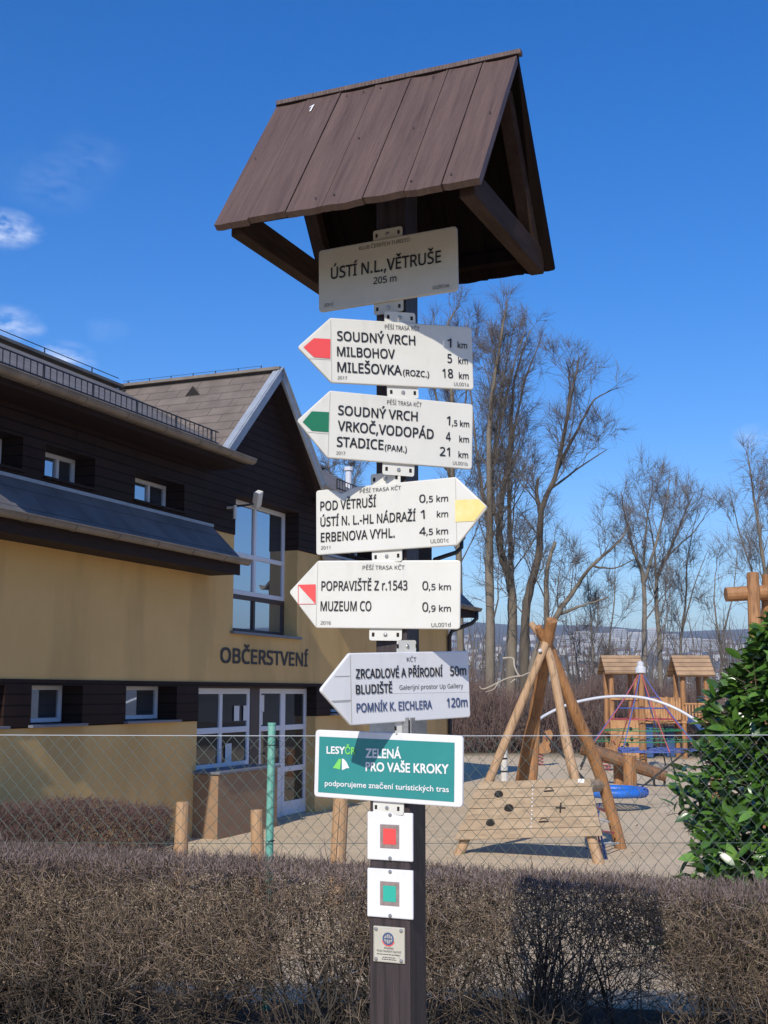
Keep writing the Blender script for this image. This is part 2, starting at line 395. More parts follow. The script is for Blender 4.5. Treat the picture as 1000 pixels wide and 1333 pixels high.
# ================================================================== LARGE STRUCTURE
PG = 0.0                                  # playground level
def ground_z(x, y):
    t = min(1, max(0, (y - 7.0) / 3.6)); t = t * t * (3 - 2 * t)
    z = 0.45 * (1 - t)
    if y < 4: z += 0.0
    r = math.hypot(x, y)
    if r > 62:                            # the hilltop falls away to the valley
        k = min(1, (r - 62) / 420); z -= 62 * (k * k * (3 - 2 * k))
    return z

def make_ground():
    rs = [0] + list(np.linspace(1.0, 14, 27)) + list(np.linspace(15, 62, 32)) + list(np.geomspace(66, 640, 26))
    na = 144; V = []; Fs = []
    for r in rs:
        for k in range(na):
            a = 2 * math.pi * k / na; x, y = r * math.sin(a), r * math.cos(a)
            n = 0.025 * math.sin(x * 1.9 + y * 0.7) * math.sin(y * 1.3 - x * 0.4)
            V.append((x, y, ground_z(x, y) + (n if r < 60 else n * 20)))
    for i in range(len(rs) - 1):
        for k in range(na):
            Fs.append((i * na + k, i * na + (k + 1) % na, (i + 1) * na + (k + 1) % na, (i + 1) * na + k))
    m = bpy.data.materials.new('sandy_ground'); m.use_nodes = True
    n, l = nodes_of(m); b = n['Principled BSDF']; b.inputs['Roughness'].default_value = 0.95; b.inputs['Specular IOR Level'].default_value = 0.2
    t = n.new('ShaderNodeTexCoord')
    def noise(s, d=6):
        z = n.new('ShaderNodeTexNoise'); z.inputs['Scale'].default_value = s; z.inputs['Detail'].default_value = d; z.inputs['Roughness'].default_value = 0.65
        l.new(t.outputs['Object'], z.inputs['Vector']); return z.outputs['Fac']
    def ramp(f, a, ca, c, cc):
        r = n.new('ShaderNodeValToRGB'); r.color_ramp.elements[0].position = a; r.color_ramp.elements[1].position = c
        r.color_ramp.elements[0].color = (*ca, 1); r.color_ramp.elements[1].color = (*cc, 1); l.new(f, r.inputs[0]); return r.outputs[0]
    def mix(f, a, c, mode='MIX'):
        x = n.new('ShaderNodeMix'); x.data_type = 'RGBA'; x.blend_type = mode
        if isinstance(f, float): x.inputs['Factor'].default_value = f
        else: l.new(f, x.inputs['Factor'])
        l.new(a, x.inputs['A']); l.new(c, x.inputs['B']); return x.outputs['Result']
    sand = ramp(noise(0.55), 0.32, (0.55, 0.425, 0.275), 0.68, (0.66, 0.52, 0.35))
    fine = ramp(noise(38, 3), 0.30, (0.82, 0.82, 0.82), 0.62, (1.06, 1.06, 1.06))
    sand = mix(1.0, sand, fine, 'MULTIPLY')
    wood = ramp(noise(0.05), 0.35, (0.09, 0.07, 0.045), 0.65, (0.16, 0.13, 0.085))
    ln = n.new('ShaderNodeVectorMath'); ln.operation = 'LENGTH'; l.new(t.outputs['Object'], ln.inputs[0])
    mr = n.new('ShaderNodeMapRange'); mr.inputs['From Min'].default_value = 43; mr.inputs['From Max'].default_value = 47
    ad = n.new('ShaderNodeMath'); ad.operation = 'MULTIPLY_ADD'; ad.inputs[1].default_value = 6.0; l.new(noise(0.3), ad.inputs[0]); l.new(ln.outputs['Value'], ad.inputs[2])
    l.new(ad.outputs[0], mr.inputs[0])
    l.new(mix(mr.outputs[0], sand, wood), b.inputs['Base Color'])
    bp = n.new('ShaderNodeBump'); bp.inputs['Strength'].default_value = 0.8; bp.inputs['Distance'].default_value = 0.09
    l.new(noise(2.4, 10), bp.inputs['Height']); l.new(bp.outputs[0], b.inputs['Normal'])
    o = mesh_np('ground', V, Fs, m, smooth=True); tag(o, kind='structure')
make_ground()

def hill_z(r, a):
    """the far side of the valley: metres against the playground"""
    pts = [(560, -64), (760, -25), (950, 2), (1500, 42), (2300, 92), (3000, 150), (3500, 172), (4200, 150), (5200, 120)]
    z = float(np.interp(r, [p[0] for p in pts], [p[1] for p in pts]))
    w = min(1, max(0, (r - 900) / 1800))
    z += w * (14 * math.sin(a * 7 + 1.2) + 7 * math.sin(a * 19 + 0.3) + 4 * math.sin(a * 47 + r * 0.004))
    return z + ZC
def make_hills():
    rs = np.concatenate([np.linspace(560, 3600, 34), np.linspace(3800, 5200, 5)]); na = 240
    V = []; Fs = []
    for r in rs:
        for k in range(na):
            a = 2 * math.pi * k / na; V.append((r * math.sin(a), r * math.cos(a), hill_z(r, a)))
    for i in range(len(rs) - 1):
        for k in range(na): Fs.append((i * na + k, i * na + (k + 1) % na, (i + 1) * na + (k + 1) % na, (i + 1) * na + k))
    m = mat('wooded_slope', (0.050, 0.048, 0.036), 0.95, scale=0.012, color2=(0.125, 0.115, 0.085), detail=8)
    tag(mesh_np('hills', V, Fs, m, smooth=True), kind='structure')
make_hills()

# ------------------------------------------------------------------ the snack bar building
# its own axes: x along the front (away from the camera), y into the building, z up; the front wall is y = 0
AL = R(22.083); FD = 9.498
nrm = Vector((math.cos(AL), -math.sin(AL), 0))
bld = empty('snack_bar_building', -nrm * FD, math.pi / 2 - AL, 'ochre and dark timber snack bar building with a steep central gable', 'building')
def H(h): return h + ZC
S0, S1, DEP = 3.0, 27.5, 6.6

def wall_band(name, m, h0, h1, openings, proud=0.0, thick=0.36, s0=S0, s1=S1):
    mb = MB()
    cuts_s = sorted({s0, s1, *[v for o in openings for v in (max(s0, o[0]), min(s1, o[1]))]})
    cuts_h = sorted({h0, h1, *[v for o in openings for v in (min(max(o[2], h0), h1), min(max(o[3], h0), h1))]})
    for a, b in zip(cuts_s, cuts_s[1:]):
        run = None
        for c, d in zip(cuts_h, cuts_h[1:]):
            ms, mh = (a + b) / 2, (c + d) / 2
            if any(o[0] < ms < o[1] and o[2] < mh < o[3] for o in openings): continue
            mb.box(a, b, -proud, thick, H(c), H(d))
    return mb.build(name, m, bld)

lowop = [(8.0, 9.3, -.42, .09), (10.3, 11.62, -.42, .09), (12.11, 13.13, -.42, .09), (14.1, 15.39, -.42, .09), (20.75, 21.9, -.42, .09), (23.2, 24.4, -.42, .09)]
upop = [(8.2, 9.5, 2.62, 3.06), (10.3, 11.75, 2.62, 3.06), (12.18, 13.22, 2.62, 3.06), (14.16, 15.46, 2.62, 3.06), (21.5, 22.7, 2.62, 3.06), (24, 25.2, 2.62, 3.06)]
bigw = (17.03, 19.33, .94, 3.17)
door = (16.0, 20.13, -2.12, .10)
wall_band('lower_wall', M['stucco'], -2.3, -.42, [door])
wall_band('timber_band', M['clad'], -.42, .16, lowop + [door], proud=.018)
wall_band('upper_wall', M['stucco'], .16, 2.5, [bigw])
wall_band('timber_wall', M['clad'], 2.5, 3.62, upop + [bigw], proud=.018, s1=26.3)
mb = MB()
for c_ in (18.05, 7.65):  # second centre is an unseen bay, added to shape sun on the wall
    mb = MB(); mb.prism([(c_ - 1.8, 3.62), (c_ + 1.8, 3.62), (c_, 5.30)], lambda u, v, w: Vector((u, w, H(v))), -.018, .3); mb.build('gable_wall', M['clad'], bld)
mb = MB()                                  # end walls and back wall
mb.box(S1 - .36, S1, .36, DEP, H(-2.3), H(2.5)); mb.box(S0, S0 + .36, .36, DEP, H(-2.3), H(2.5)); mb.box(S0 + .36, S1 - .36, DEP - .3, DEP, H(-2.3), H(3.6))
for s in (S0, 25.94): mb.prism([(.36, 2.5), (DEP, 2.5), (DEP, 3.55), (DEP / 2, 5.2), (.36, 3.6)], lambda u, v, w: Vector((w, u, H(v))), s, s + .36)
mb.build('end_wall', M['stucco'], bld)
mb = MB()                                  # floor slab of the upper storey closes the rooms
mb.box(S0 + .36, S1 - .36, .36, DEP - .3, H(.3), H(.5)); mb.box(S0 + .36, S1 - .36, 1.6, 1.7, H(-2.2), H(.3)); mb.box(S0 + .36, S1 - .36, 1.6, 1.7, H(.5), H(3.6))
mb.build('inner_wall', M['clad_trim'], bld)

def framed_window(s0, s1, h0, h1, rec, fm, split=(), bars=(), fw=.055, name='window', glass='glass'):
    """frame set back in its opening with the panes behind"""
    mb = MB(); y0, y1 = rec, rec + .06
    mb.box(s0, s0 + fw, y0, y1, H(h0), H(h1)); mb.box(s1 - fw, s1, y0, y1, H(h0), H(h1))
    mb.box(s0 + fw, s1 - fw, y0, y1, H(h0), H(h0 + fw)); mb.box(s0 + fw, s1 - fw, y0, y1, H(h1 - fw), H(h1))
    edges = [s0 + fw] + [v for c in split for v in (c - fw / 2, c + fw / 2)] + [s1 - fw]
    for c in split: mb.box(c - fw / 2, c + fw / 2, y0 - .006, y1, H(h0 + fw), H(h1 - fw))
    for c in bars:
        for a, b in zip(edges[::2], edges[1::2]): mb.box(a, b, y0 - .003, y1, H(c - fw / 2), H(c + fw / 2))
    w = mb.build(name, fm, bld, bevel=.006)
    g = MB(); g.box(s0 + fw * .6, s1 - fw * .6, y0 + .025, y0 + .04, H(h0 + fw * .6), H(h1 - fw * .6)); g.build('pane', M[glass], w)
    return w
for (s0, s1, h0, h1) in lowop:
    w = framed_window(s0, s1, h0 + .05, h1, .30, M['frame_w'], glass='glass_coated')
    mb = MB(); mb.box(s0 - .04, s1 + .04, -.09, .30, H(h0 + .004), H(h0 + .035)); mb.build('sill', M['sill'], w)
for (s0, s1, h0, h1) in upop:
    w = framed_window(s0, s1, h0 + .05, h1, .30, M['frame_w'], split=((s0 * .36 + s1 * .64),), glass='glass_coated')
    mb = MB(); mb.box(s0 - .03, s1 + .03, -.06, .30, H(h0 + .004), H(h0 + .035)); mb.build('sill', M['clad_trim'], w)
w = framed_window(17.03, 19.33, 1.60, 3.17, .25, M['frame_w'], split=(18.2,), bars=(2.26,), fw=.075, glass='glass_coated')
w = framed_window(17.03, 19.33, .97, 1.60, .25, M['frame_b'], split=(18.2,), fw=.075, glass='glass_coated')
mb = MB(); mb.box(16.95, 19.42, -.07, .25, H(.925), H(.965)); mb.build('sill', M['sill'], w)
# serving window, side light and door
framed_window(16.05, 17.98, -1.18, .07, .18, M['frame_w'], split=(17.02,), bars=(-.585,), fw=.09, name='serving_window')
mb = MB(); mb.box(17.98, 18.30, .17, .26, H(-2.12), H(.10)); mb.box(16.0, 18.30, .19, .27, H(-2.12), H(-1.18)); mb.box(16.0, 20.13, .17, .27, H(.07), H(.10)); mb.build('door_surround', M['frame_b'], bld)
framed_window(18.30, 19.19, -1.28, .07, .18, M['frame_w'], bars=(-.6,), fw=.085, name='side_window')
mb = MB(); mb.box(18.30, 19.19, .19, .26, H(-2.12), H(-1.28)); mb.build('side_panel', M['frame_w'], bld)
w = framed_window(19.19, 20.13, -2.10, .07, .18, M['frame_w'], bars=(-.6, -1.31), fw=.09, name='door')
mb = MB(); mb.box(19.28, 20.04, .185, .23, H(-2.03), H(-1.86)); mb.build('kick_panel', M['frame_w'], w)
mb = MB(); mb.tube([(19.25, .15, H(-1.05)), (19.25, .12, H(-1.05)), (19.37, .12, H(-1.05))], .012, 6); mb.build('handle', M['steel'], w)
for s, h, ww, hh in ((17.55, -.33, .17, .24), (17.86, -.33, .17, .24), (18.42, -.18, .15, .28), (18.38, -.42, .13, .24), (17.3, -.95, .2, .3)):
    mb = MB(); mb.box(s - ww / 2, s + ww / 2, .186, .189, H(h - hh / 2), H(h + hh / 2)); mb.build('paper_notice', M['paper'], bld)
# serving counter
mb = MB(); mb.box(15.93, 17.84, -.42, 0, H(-2.3), H(-1.19)); c = mb.build('counter', M['counter'], bld, bevel=.01)
mb = MB(); mb.box(15.90, 17.87, -.46, .17, H(-1.187), H(-1.15)); mb.build('ledge', M['sill'], c, bevel=.004)
# lettering over the door
mb = MB(); put_text(mb, 'OBČERSTVENÍ', (16.66, H(.465)), (19.77, H(.465)), .225, -.008, 0, 'grot', .022)
mb.build('lettering', M['letters'], bld)

# roofs ---------------------------------------------------------------
def slab(name, poly_sy, fz, t, m, par=None):
    """roof plate: plan polygon (s, o), height fz(s, o) on top, t thick"""
    mb = MB(); n = len(poly_sy)
    top = [Vector((s, -o, H(fz(s, o)))) for s, o in poly_sy]; bot = [p - Vector((0, 0, t)) for p in top]
    mb.add(top + bot, [list(range(n)), list(range(n, 2 * n))[::-1]] + [(i, n + i, n + (i + 1) % n, (i + 1) % n) for i in range(n)])
    return mb.build(name, m, par or bld)
wingz = lambda s, o: 3.58 + (.6 - o) * .514
backz = lambda s, o: 5.38 - (-2.9 - o) * .514
RW = 2.9
SU = 26.62
roof_l = slab('wing_roof', [(9.35, .6), (16.35, .6), (16.35, .3), (18.05, -RW), (7.65, -RW), (9.35, .3)], wingz, .10, M['shingle_dark'])
roof_f = slab('wing_roof', [(S0 - .3, .6), (5.95, .6), (5.95, .3), (7.65, -RW), (S0 - .3, -RW)], wingz, .10, M['shingle_dark'])  # unseen roof stretch, added to bound the sun strip on the wall
roof_r = slab('wing_roof', [(19.75, .6), (SU, .6), (SU, -RW), (18.05, -RW), (19.75, .3)], wingz, .10, M['shingle_dark'])
slab('back_roof', [(S0 - .3, -RW), (SU, -RW), (SU, -DEP - .4), (S0 - .3, -DEP - .4)], backz, .10, M['shingle_dark'])
gl = lambda s, o: 5.43 - (18.05 - s) * .985
gr = lambda s, o: 5.43 - (s - 18.05) * .985
G0, G1 = 16.24, 19.86
for c_ in (7.65,):  # unseen second gable, added so a strip of sun reaches the wall
    slab('gable_roof', [(c_ - 1.81, .26), (c_, .26), (c_, -RW - .1), (c_ - 1.81, -RW - .1)], lambda s, o: gl(s + 18.05 - c_, o), .11, M['shingle'])
    slab('gable_roof', [(c_, .26), (c_ + 1.81, .26), (c_ + 1.81, -RW - .1), (c_, -RW - .1)], lambda s, o: gr(s + 18.05 - c_, o), .11, M['shingle'])
gab = slab('gable_roof', [(G0, .26), (18.05, .26), (18.05, -RW - .1), (G0, -RW - .1)], gl, .11, M['shingle'])
slab('gable_roof', [(18.05, .26), (G1, .26), (G1, -RW - .1), (18.05, -RW - .1)], gr, .11, M['shingle'])
mb = MB(); up = Vector((0, 0, 1))
for a, b in (((G0 - .03, gl(G0, 0)), (18.05, 5.43)), ((G1 + .03, gr(G1, 0)), (18.05, 5.43))):
    mb.bar((a[0], -.285, H(a[1] - .03)), (b[0], -.285, H(b[1] - .03)), .045, .17)
    mb.bar((a[0], -.25, H(a[1] + .055)), (b[0], -.25, H(b[1] + .055)), .16, .02)
mb.build('verge_trim', M['zinc'], gab)
mb = MB()
for sg, g_, z_ in ((-1, G0, gl), (1, G1, gr)):
    mb.prism([(g_, z_(g_, 0) - .118), (18.05, 5.43 - .118), (18.05, 5.43 - .14), (g_, z_(g_, 0) - .14)], lambda u, v, w: Vector((u, w, H(v))), -.255, -.02)
mb.build('soffit', M['clad_trim'], gab)
mb = MB(); mb.bar((18.05, -.30, H(5.46)), (18.05, RW + .1, H(5.46)), .22, .05)
mb.build('ridge_cap', M['gutter'], gab)
mb = MB()
for k in range(7):
    y = .1 + k * .45; mb.tube([(18.05, y, H(5.48)), (18.05, y, H(5.56))], .010, 5)
mb.tube([(18.05, .1, H(5.555)), (18.05, RW, H(5.555))], .004, 4)
mb.build('lightning_wire', M['iron'], gab)
vz = gl(17.66, 0)
mb = MB(); A_, B_, C_, D_ = (17.66, 1.07, H(vz)), (17.66, 1.37, H(vz)), (17.66, 1.22, H(vz + .17)), (17.84, 1.22, H(vz + .17))
mb.cur = 0; mb.add([A_, B_, C_], [(0, 1, 2)]); mb.cur = 1; mb.add([A_, B_, C_, D_], [(0, 2, 3), (1, 3, 2)])
mb.build('roof_vent', [M['hole'], M['gutter']], gab)
# wing ridges, snow guards, gutters, fascias
for rf, a, b in ((roof_l, 7.8, 17.9), (roof_r, 18.2, SU)):
    mb = MB(); mb.bar((a, RW, H(5.42)), (b, RW, H(5.42)), .24, .05); mb.build('ridge_cap', M['gutter'], rf)
    mb = MB(); n = int((b - a) / 1.3)
    for k in range(n + 1):
        s = a + .2 + k * 1.3; mb.tube([(s, RW, H(5.44)), (s, RW, H(5.58))], .012, 5)
    mb.tube([(a, RW, H(5.575)), (b, RW, H(5.575))], .008, 5); mb.build('lightning_wire', M['iron'], rf)
for rf, a, b in ((roof_l, 9.7, 15.9), (roof_r, 20.3, SU - .2)):
    mb = MB(); z0 = wingz(0, .32)
    for k in range(int((b - a) / .125) + 1):
        s = a + k * .125
        mb.tube([(s, -.32, H(z0)), (s, -.32, H(z0 + .20))], .007 if k % 8 else .016, 4)
    for dz in (.03, .20): mb.tube([(a, -.32, H(z0 + dz)), (b, -.32, H(z0 + dz))], .011, 5)
    mb.build('snow_guard', M['iron'], rf)
def gutter(a, b, o, h, r, par, fas, m=M['gutter']):
    mb = MB(); n = 10; prof = []
    for k in range(n + 1):
        t = math.pi * k / n; prof.append((o + r * math.cos(t), h - r * math.sin(t)))
    inner = [(o + (r - .008) * math.cos(math.pi * k / n), h - (r - .008) * math.sin(math.pi * k / n)) for k in range(n, -1, -1)]
    mb.prism(prof + inner, lambda u, v, w: Vector((w, -u, H(v))), a, b)
    for k in range(int((b - a) / .9) + 1):
        s = a + .02 + k * .9
        ring = [(o + (r + .008) * math.cos(math.pi * j / n), h - (r + .008) * math.sin(math.pi * j / n)) for j in range(n + 1)]
        ring2 = [(o + (r + .001) * math.cos(math.pi * j / n), h - (r + .001) * math.sin(math.pi * j / n)) for j in range(n, -1, -1)]
        mb.prism(ring + ring2, lambda u, v, w: Vector((w, -u, H(v))), s, s + .03)
    for s in (a - .004, b): mb.prism(prof, lambda u, v, w: Vector((w, -u, H(v))), s, s + .004)
    mb.tube([(a, -o - r, H(h + .004)), (b, -o - r, H(h + .004))], .012, 6)
    mb.build('gutter', m, par)
    f = MB(); f.box(a + .08, b - .08, -(o - r - .012), -(o - r - .05), H(h - fas), H(h + .03))
    f.box(a + .08, b - .08, -(o - r - .05), -.02, H(h - fas + .01), H(h - fas + .04))
    f.build('fascia', M['clad_trim'], par)
gutter(9.3, 16.38, .66, 3.555, .075, roof_l, .14)
gutter(S0 - .3, 5.98, .66, 3.555, .075, roof_f, .14)
gutter(19.8, SU, .66, 3.555, .075, roof_r, .14)
porz = lambda s, o: 2.56 - o * 1.0
for a, b, ca, cb in ((S0 - .3, 5.9, 0, 1), (9.25, 16.30, 1, 1), (20.25, S1 + .42, 1, 1)):  # gap at the unseen left bay is left to let sun through
    pr = slab('porch_roof', [(a, .56), (b, .56), (b, .019), (a, .019)], porz, .06, M['porch'])
    gutter(a, b + .05, .62, 1.985, .072, pr, .22)
    mb = MB(); mb.box(a, b, -.045, -.0185, H(2.53), H(2.575)); mb.build('flashing', M['zinc'], pr)
# downpipes at the far corner
for zt, o, sc_, ln_ in ((1.93, .62, S1, 1.3), (3.5, .66, 26.3, .85)):
    mb = MB(); mb.tube([(sc_ + .25, -o, H(zt)), (sc_ + .25, -o, H(zt - .18)), (sc_ + .18, -o + .1, H(zt - .3)), (sc_ - .1, -.12, H(zt - .48)), (sc_ - .12, -.06, H(zt - .62)), (sc_ - .12, -.06, H(zt - ln_))], .05, 8)
    if ln_ > 1: mb.tube([(S1 - .12, -.06, H(.64)), (S1 - .12, -.06, H(-2.1))], .05, 8)
    mb.build('downpipe', M['iron'], bld, smooth=True)
mb = MB(); mb.tube([(23.6, .9, H(4.0)), (23.6, .9, H(4.72))], .07, 10); mb.tube([(23.6, .9, H(4.72)), (23.6, .9, H(4.80))], .10, 10)
mb.build('chimney_pipe', M['tube'], roof_r)
# floodlight and small camera beside the window
mb = MB(); mb.tube([(16.93, 0, H(2.95)), (16.93, -.22, H(2.95)), (17.1, -.34, H(3.0))], .018, 6); fl = mb.build('floodlight', M['iron'], bld)
mb = MB(); mx = Matrix.Translation((17.12, -.36, H(3.07))) @ Matrix.Rotation(R(-25), 4, 'Y') @ Matrix.Rotation(R(20), 4, 'X')
mb.box(-.09, .09, -.05, .05, -.13, .13, mx); mb.build('lamp_head', M['plate'], fl, bevel=.015)
mb = MB(); mb.tube([(16.75, 0, H(2.9)), (16.75, -.16, H(2.9))], .02, 6); mb.tube([(16.75, -.16, H(2.93)), (16.75, -.16, H(2.72))], .03, 8); mb.build('security_camera', M['plate'], bld)

# ================================================================== THE SIGNPOST
# (sizes as measured against a post about 9.5 cm wide)
PX, PY, PYAW = 0.031, 2.752, R(-23.6)
pu = Vector((math.cos(PYAW), math.sin(PYAW), 0)); pv = Vector((-math.sin(PYAW), math.cos(PYAW), 0))
PG0 = ground_z(PX, PY)
sp = empty('signpost', (PX, PY, PG0), PYAW, 'dark stained square timber signpost under a small plank gable roof', 'signpost')
mb = MB()
zl = ZC - .052 - PG0
mb.box(-.0475, .0475, -.0475, .0475, -.3, zl - .012)
mb.add([(-.0475, -.0475, zl - .012), (.0475, -.0475, zl - .012), (.0475, .0475, zl - .012), (-.0475, .0475, zl - .012), (-.0385, -.0385, zl), (.0385, -.0385, zl), (.0385, .0385, zl), (-.0385, .0385, zl)],
       [(0, 1, 5, 4), (1, 2, 6, 5), (2, 3, 7, 6), (3, 0, 4, 7)])
mb.build('post', M['post'], sp, bevel=.004)
mb = MB(); mb.box(-.0375, .0375, -.0375, .0375, zl - .005, ZC + 1.385 - PG0); mb.build('post', M['post'], sp, bevel=.003)
mb = MB(); mb.box(-.046, .046, -.0515, -.0480, zl - .04, zl - .002); mb.box(.0480, .0515, -.046, .046, zl - .04, zl - .002); mb.build('post_collar', M['steel'], sp)

# the little roof: x along the ridge, y back, z up from the eaves
RX, RY, RZ, RL, RWd, RH = 0.0214, 2.719, 1.0272, 0.6215, 0.573, 0.418
rloc = Matrix.Rotation(0.0, 4, 'Z')
roof = bpy.data.objects.new('roof', None); COL.objects.link(roof); roof.parent = sp
d_ = Vector((RX - PX, RY - PY, 0)); roof.location = (d_.dot(pu), d_.dot(pv), ZC + RZ - PG0); roof.rotation_euler = (0, 0, R(.3))
sl_len = math.hypot(RWd / 2, RH)
def roof_slope(name, sgn, m):
    """seven planks from eave to ridge; sgn -1 front, 1 back"""
    mb = MB(); rr = random.Random(3 if sgn < 0 else 5)
    seams = []; n = 7; ws = [rr.uniform(.9, 1.1) for _ in range(n)]; t = sum(ws); x = -RL / 2
    d = Vector((0, -sgn * RWd / 2, RH)).normalized(); nn = Vector((0, sgn * RH, RWd / 2)).normalized()
    e = Vector((0, sgn * RWd / 2, 0))
    for i, w_ in enumerate(ws):
        w = w_ / t * RL; over = rr.uniform(-.003, .004); lift = (i % 2) * .0012; th = .016
        nseg = 5
        a0 = []; 
        x0, x1 = x + .0012, x + w - .0012; seams.append(x + w)
        cup = rr.uniform(.0005, .0018)
        # cross section slightly cupped, eave end slightly ragged
        us = [x0 + (x1 - x0) * k / nseg for k in range(nseg + 1)]
        rows = []
        for tpos in (0, .33, .66, 1):
            for k, u in enumerate(us):
                low = over + rr.uniform(-.0012, .0012) + .0012 * math.sin(k * 1.7 + i) if tpos == 0 else 0
                q = cup * (2 * (k / nseg) - 1) ** 2
                base = e + d * (tpos * sl_len - (low if tpos == 0 else 0))
                rows.append(base + Vector((u, 0, 0)) + nn * (lift + q))
        nc = nseg + 1; top = rows; bot = [p - nn * th for p in rows]; vs = top + bot; o = len(top); fs = []
        for j in range(3):
            for k in range(nseg):
                f = (j * nc + k, j * nc + k + 1, (j + 1) * nc + k + 1, (j + 1) * nc + k)
                if sgn > 0: f = f[::-1]
                fs += [f, tuple(o + q for q in f[::-1])]
        bd = [k for k in range(nc)] + [j * nc + nseg for j in range(1, 4)] + [3 * nc + k for k in range(nseg - 1, -1, -1)] + [j * nc for j in (2, 1)]
        for a, b in zip(bd, bd[1:] + bd[:1]):
            f = (a, o + a, o + b, b)
            if sgn > 0: f = f[::-1]
            fs.append(f)
        mb.add(vs, fs); x += w
    o = mb.build(name, m, roof); mb = MB()
    for xs_ in seams[:-1]:
        a = e + d * .012 - nn * .0178; b = e + d * (sl_len - .02) - nn * .0178
        mb.bar(a + Vector((xs_, 0, 0)), b + Vector((xs_, 0, 0)), .022, .003, nn)
    mb.build('seam_batten', M['plank_in'], o); return o
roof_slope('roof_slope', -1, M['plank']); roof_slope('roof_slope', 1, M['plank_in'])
dn = Vector((0, -RWd / 2, -RH)).normalized()
mb = MB(); mb.bar((-RL / 2 - .004, .006, RH + .003), (RL / 2 + .006, .006, RH + .003), .018, .013); mb.build('ridge_cap', M['plank'], roof, bevel=.002)
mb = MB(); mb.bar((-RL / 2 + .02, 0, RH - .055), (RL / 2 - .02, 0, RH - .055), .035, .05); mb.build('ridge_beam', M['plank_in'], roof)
for sx in (-1, 1):
    x = sx * (RL / 2 - .040)
    for sg in (-1, 1):
        mb = MB(); nn = Vector((0, sg * RH, RWd / 2)).normalized() * .036
        mb.bar(Vector((x, sg * (RWd / 2 - .02), .02)) - nn, Vector((x, sg * .02, RH - .03)) - nn, .032, .036); mb.build('rafter', M['beam'], roof, bevel=.002)
    mb = MB(); mb.bar((x, -RWd / 2 + .035, .012), (x, RWd / 2 - .022, .012), .034, .062); mb.build('tie_beam', M['beam'], roof, bevel=.003)
mb = MB()
for sg in (-1, 1): mb.bar((-RL / 2 + .06, sg * (RWd / 2 - .045), .028), (RL / 2 - .06, sg * (RWd / 2 - .045), .028), .03, .03)
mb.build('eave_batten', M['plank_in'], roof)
# nail heads and the painted stroke on the second plank
mb = MB(); d = Vector((0, RWd / 2, RH)).normalized(); nn = Vector((0, -RH, RWd / 2)).normalized()
for i in range(7):
    for tt in (.06, .5, .93):
        for dx in (.25, .75):
            if random.random() < .55: continue
            c = Vector((-RL / 2 + (i + dx) * RL / 7, -RWd / 2, 0)) + d * sl_len * tt + nn * .0042
            mb.add([c + Vector((.0028 * math.cos(a), 0, 0)) + d * .0028 * math.sin(a) for a in np.arange(6) * math.pi / 3], [list(range(6))])
mb.build('nail_head', M['hole'], roof)
mb = MB()
c = Vector((-RL / 2 + .115, -RWd / 2, 0)) + d * sl_len * .875 + nn * .0045
P2 = lambda a, b: c + Vector((a, 0, 0)) + d * b
mb.add([P2(-.0025, -.016), P2(.0018, -.017), P2(.003, .015), P2(-.008, .006), P2(-.007, .002), P2(-.0016, .008)], [(0, 1, 2, 5), (2, 3, 4, 5)])
mb.build('paint_mark', M['paint'], roof)

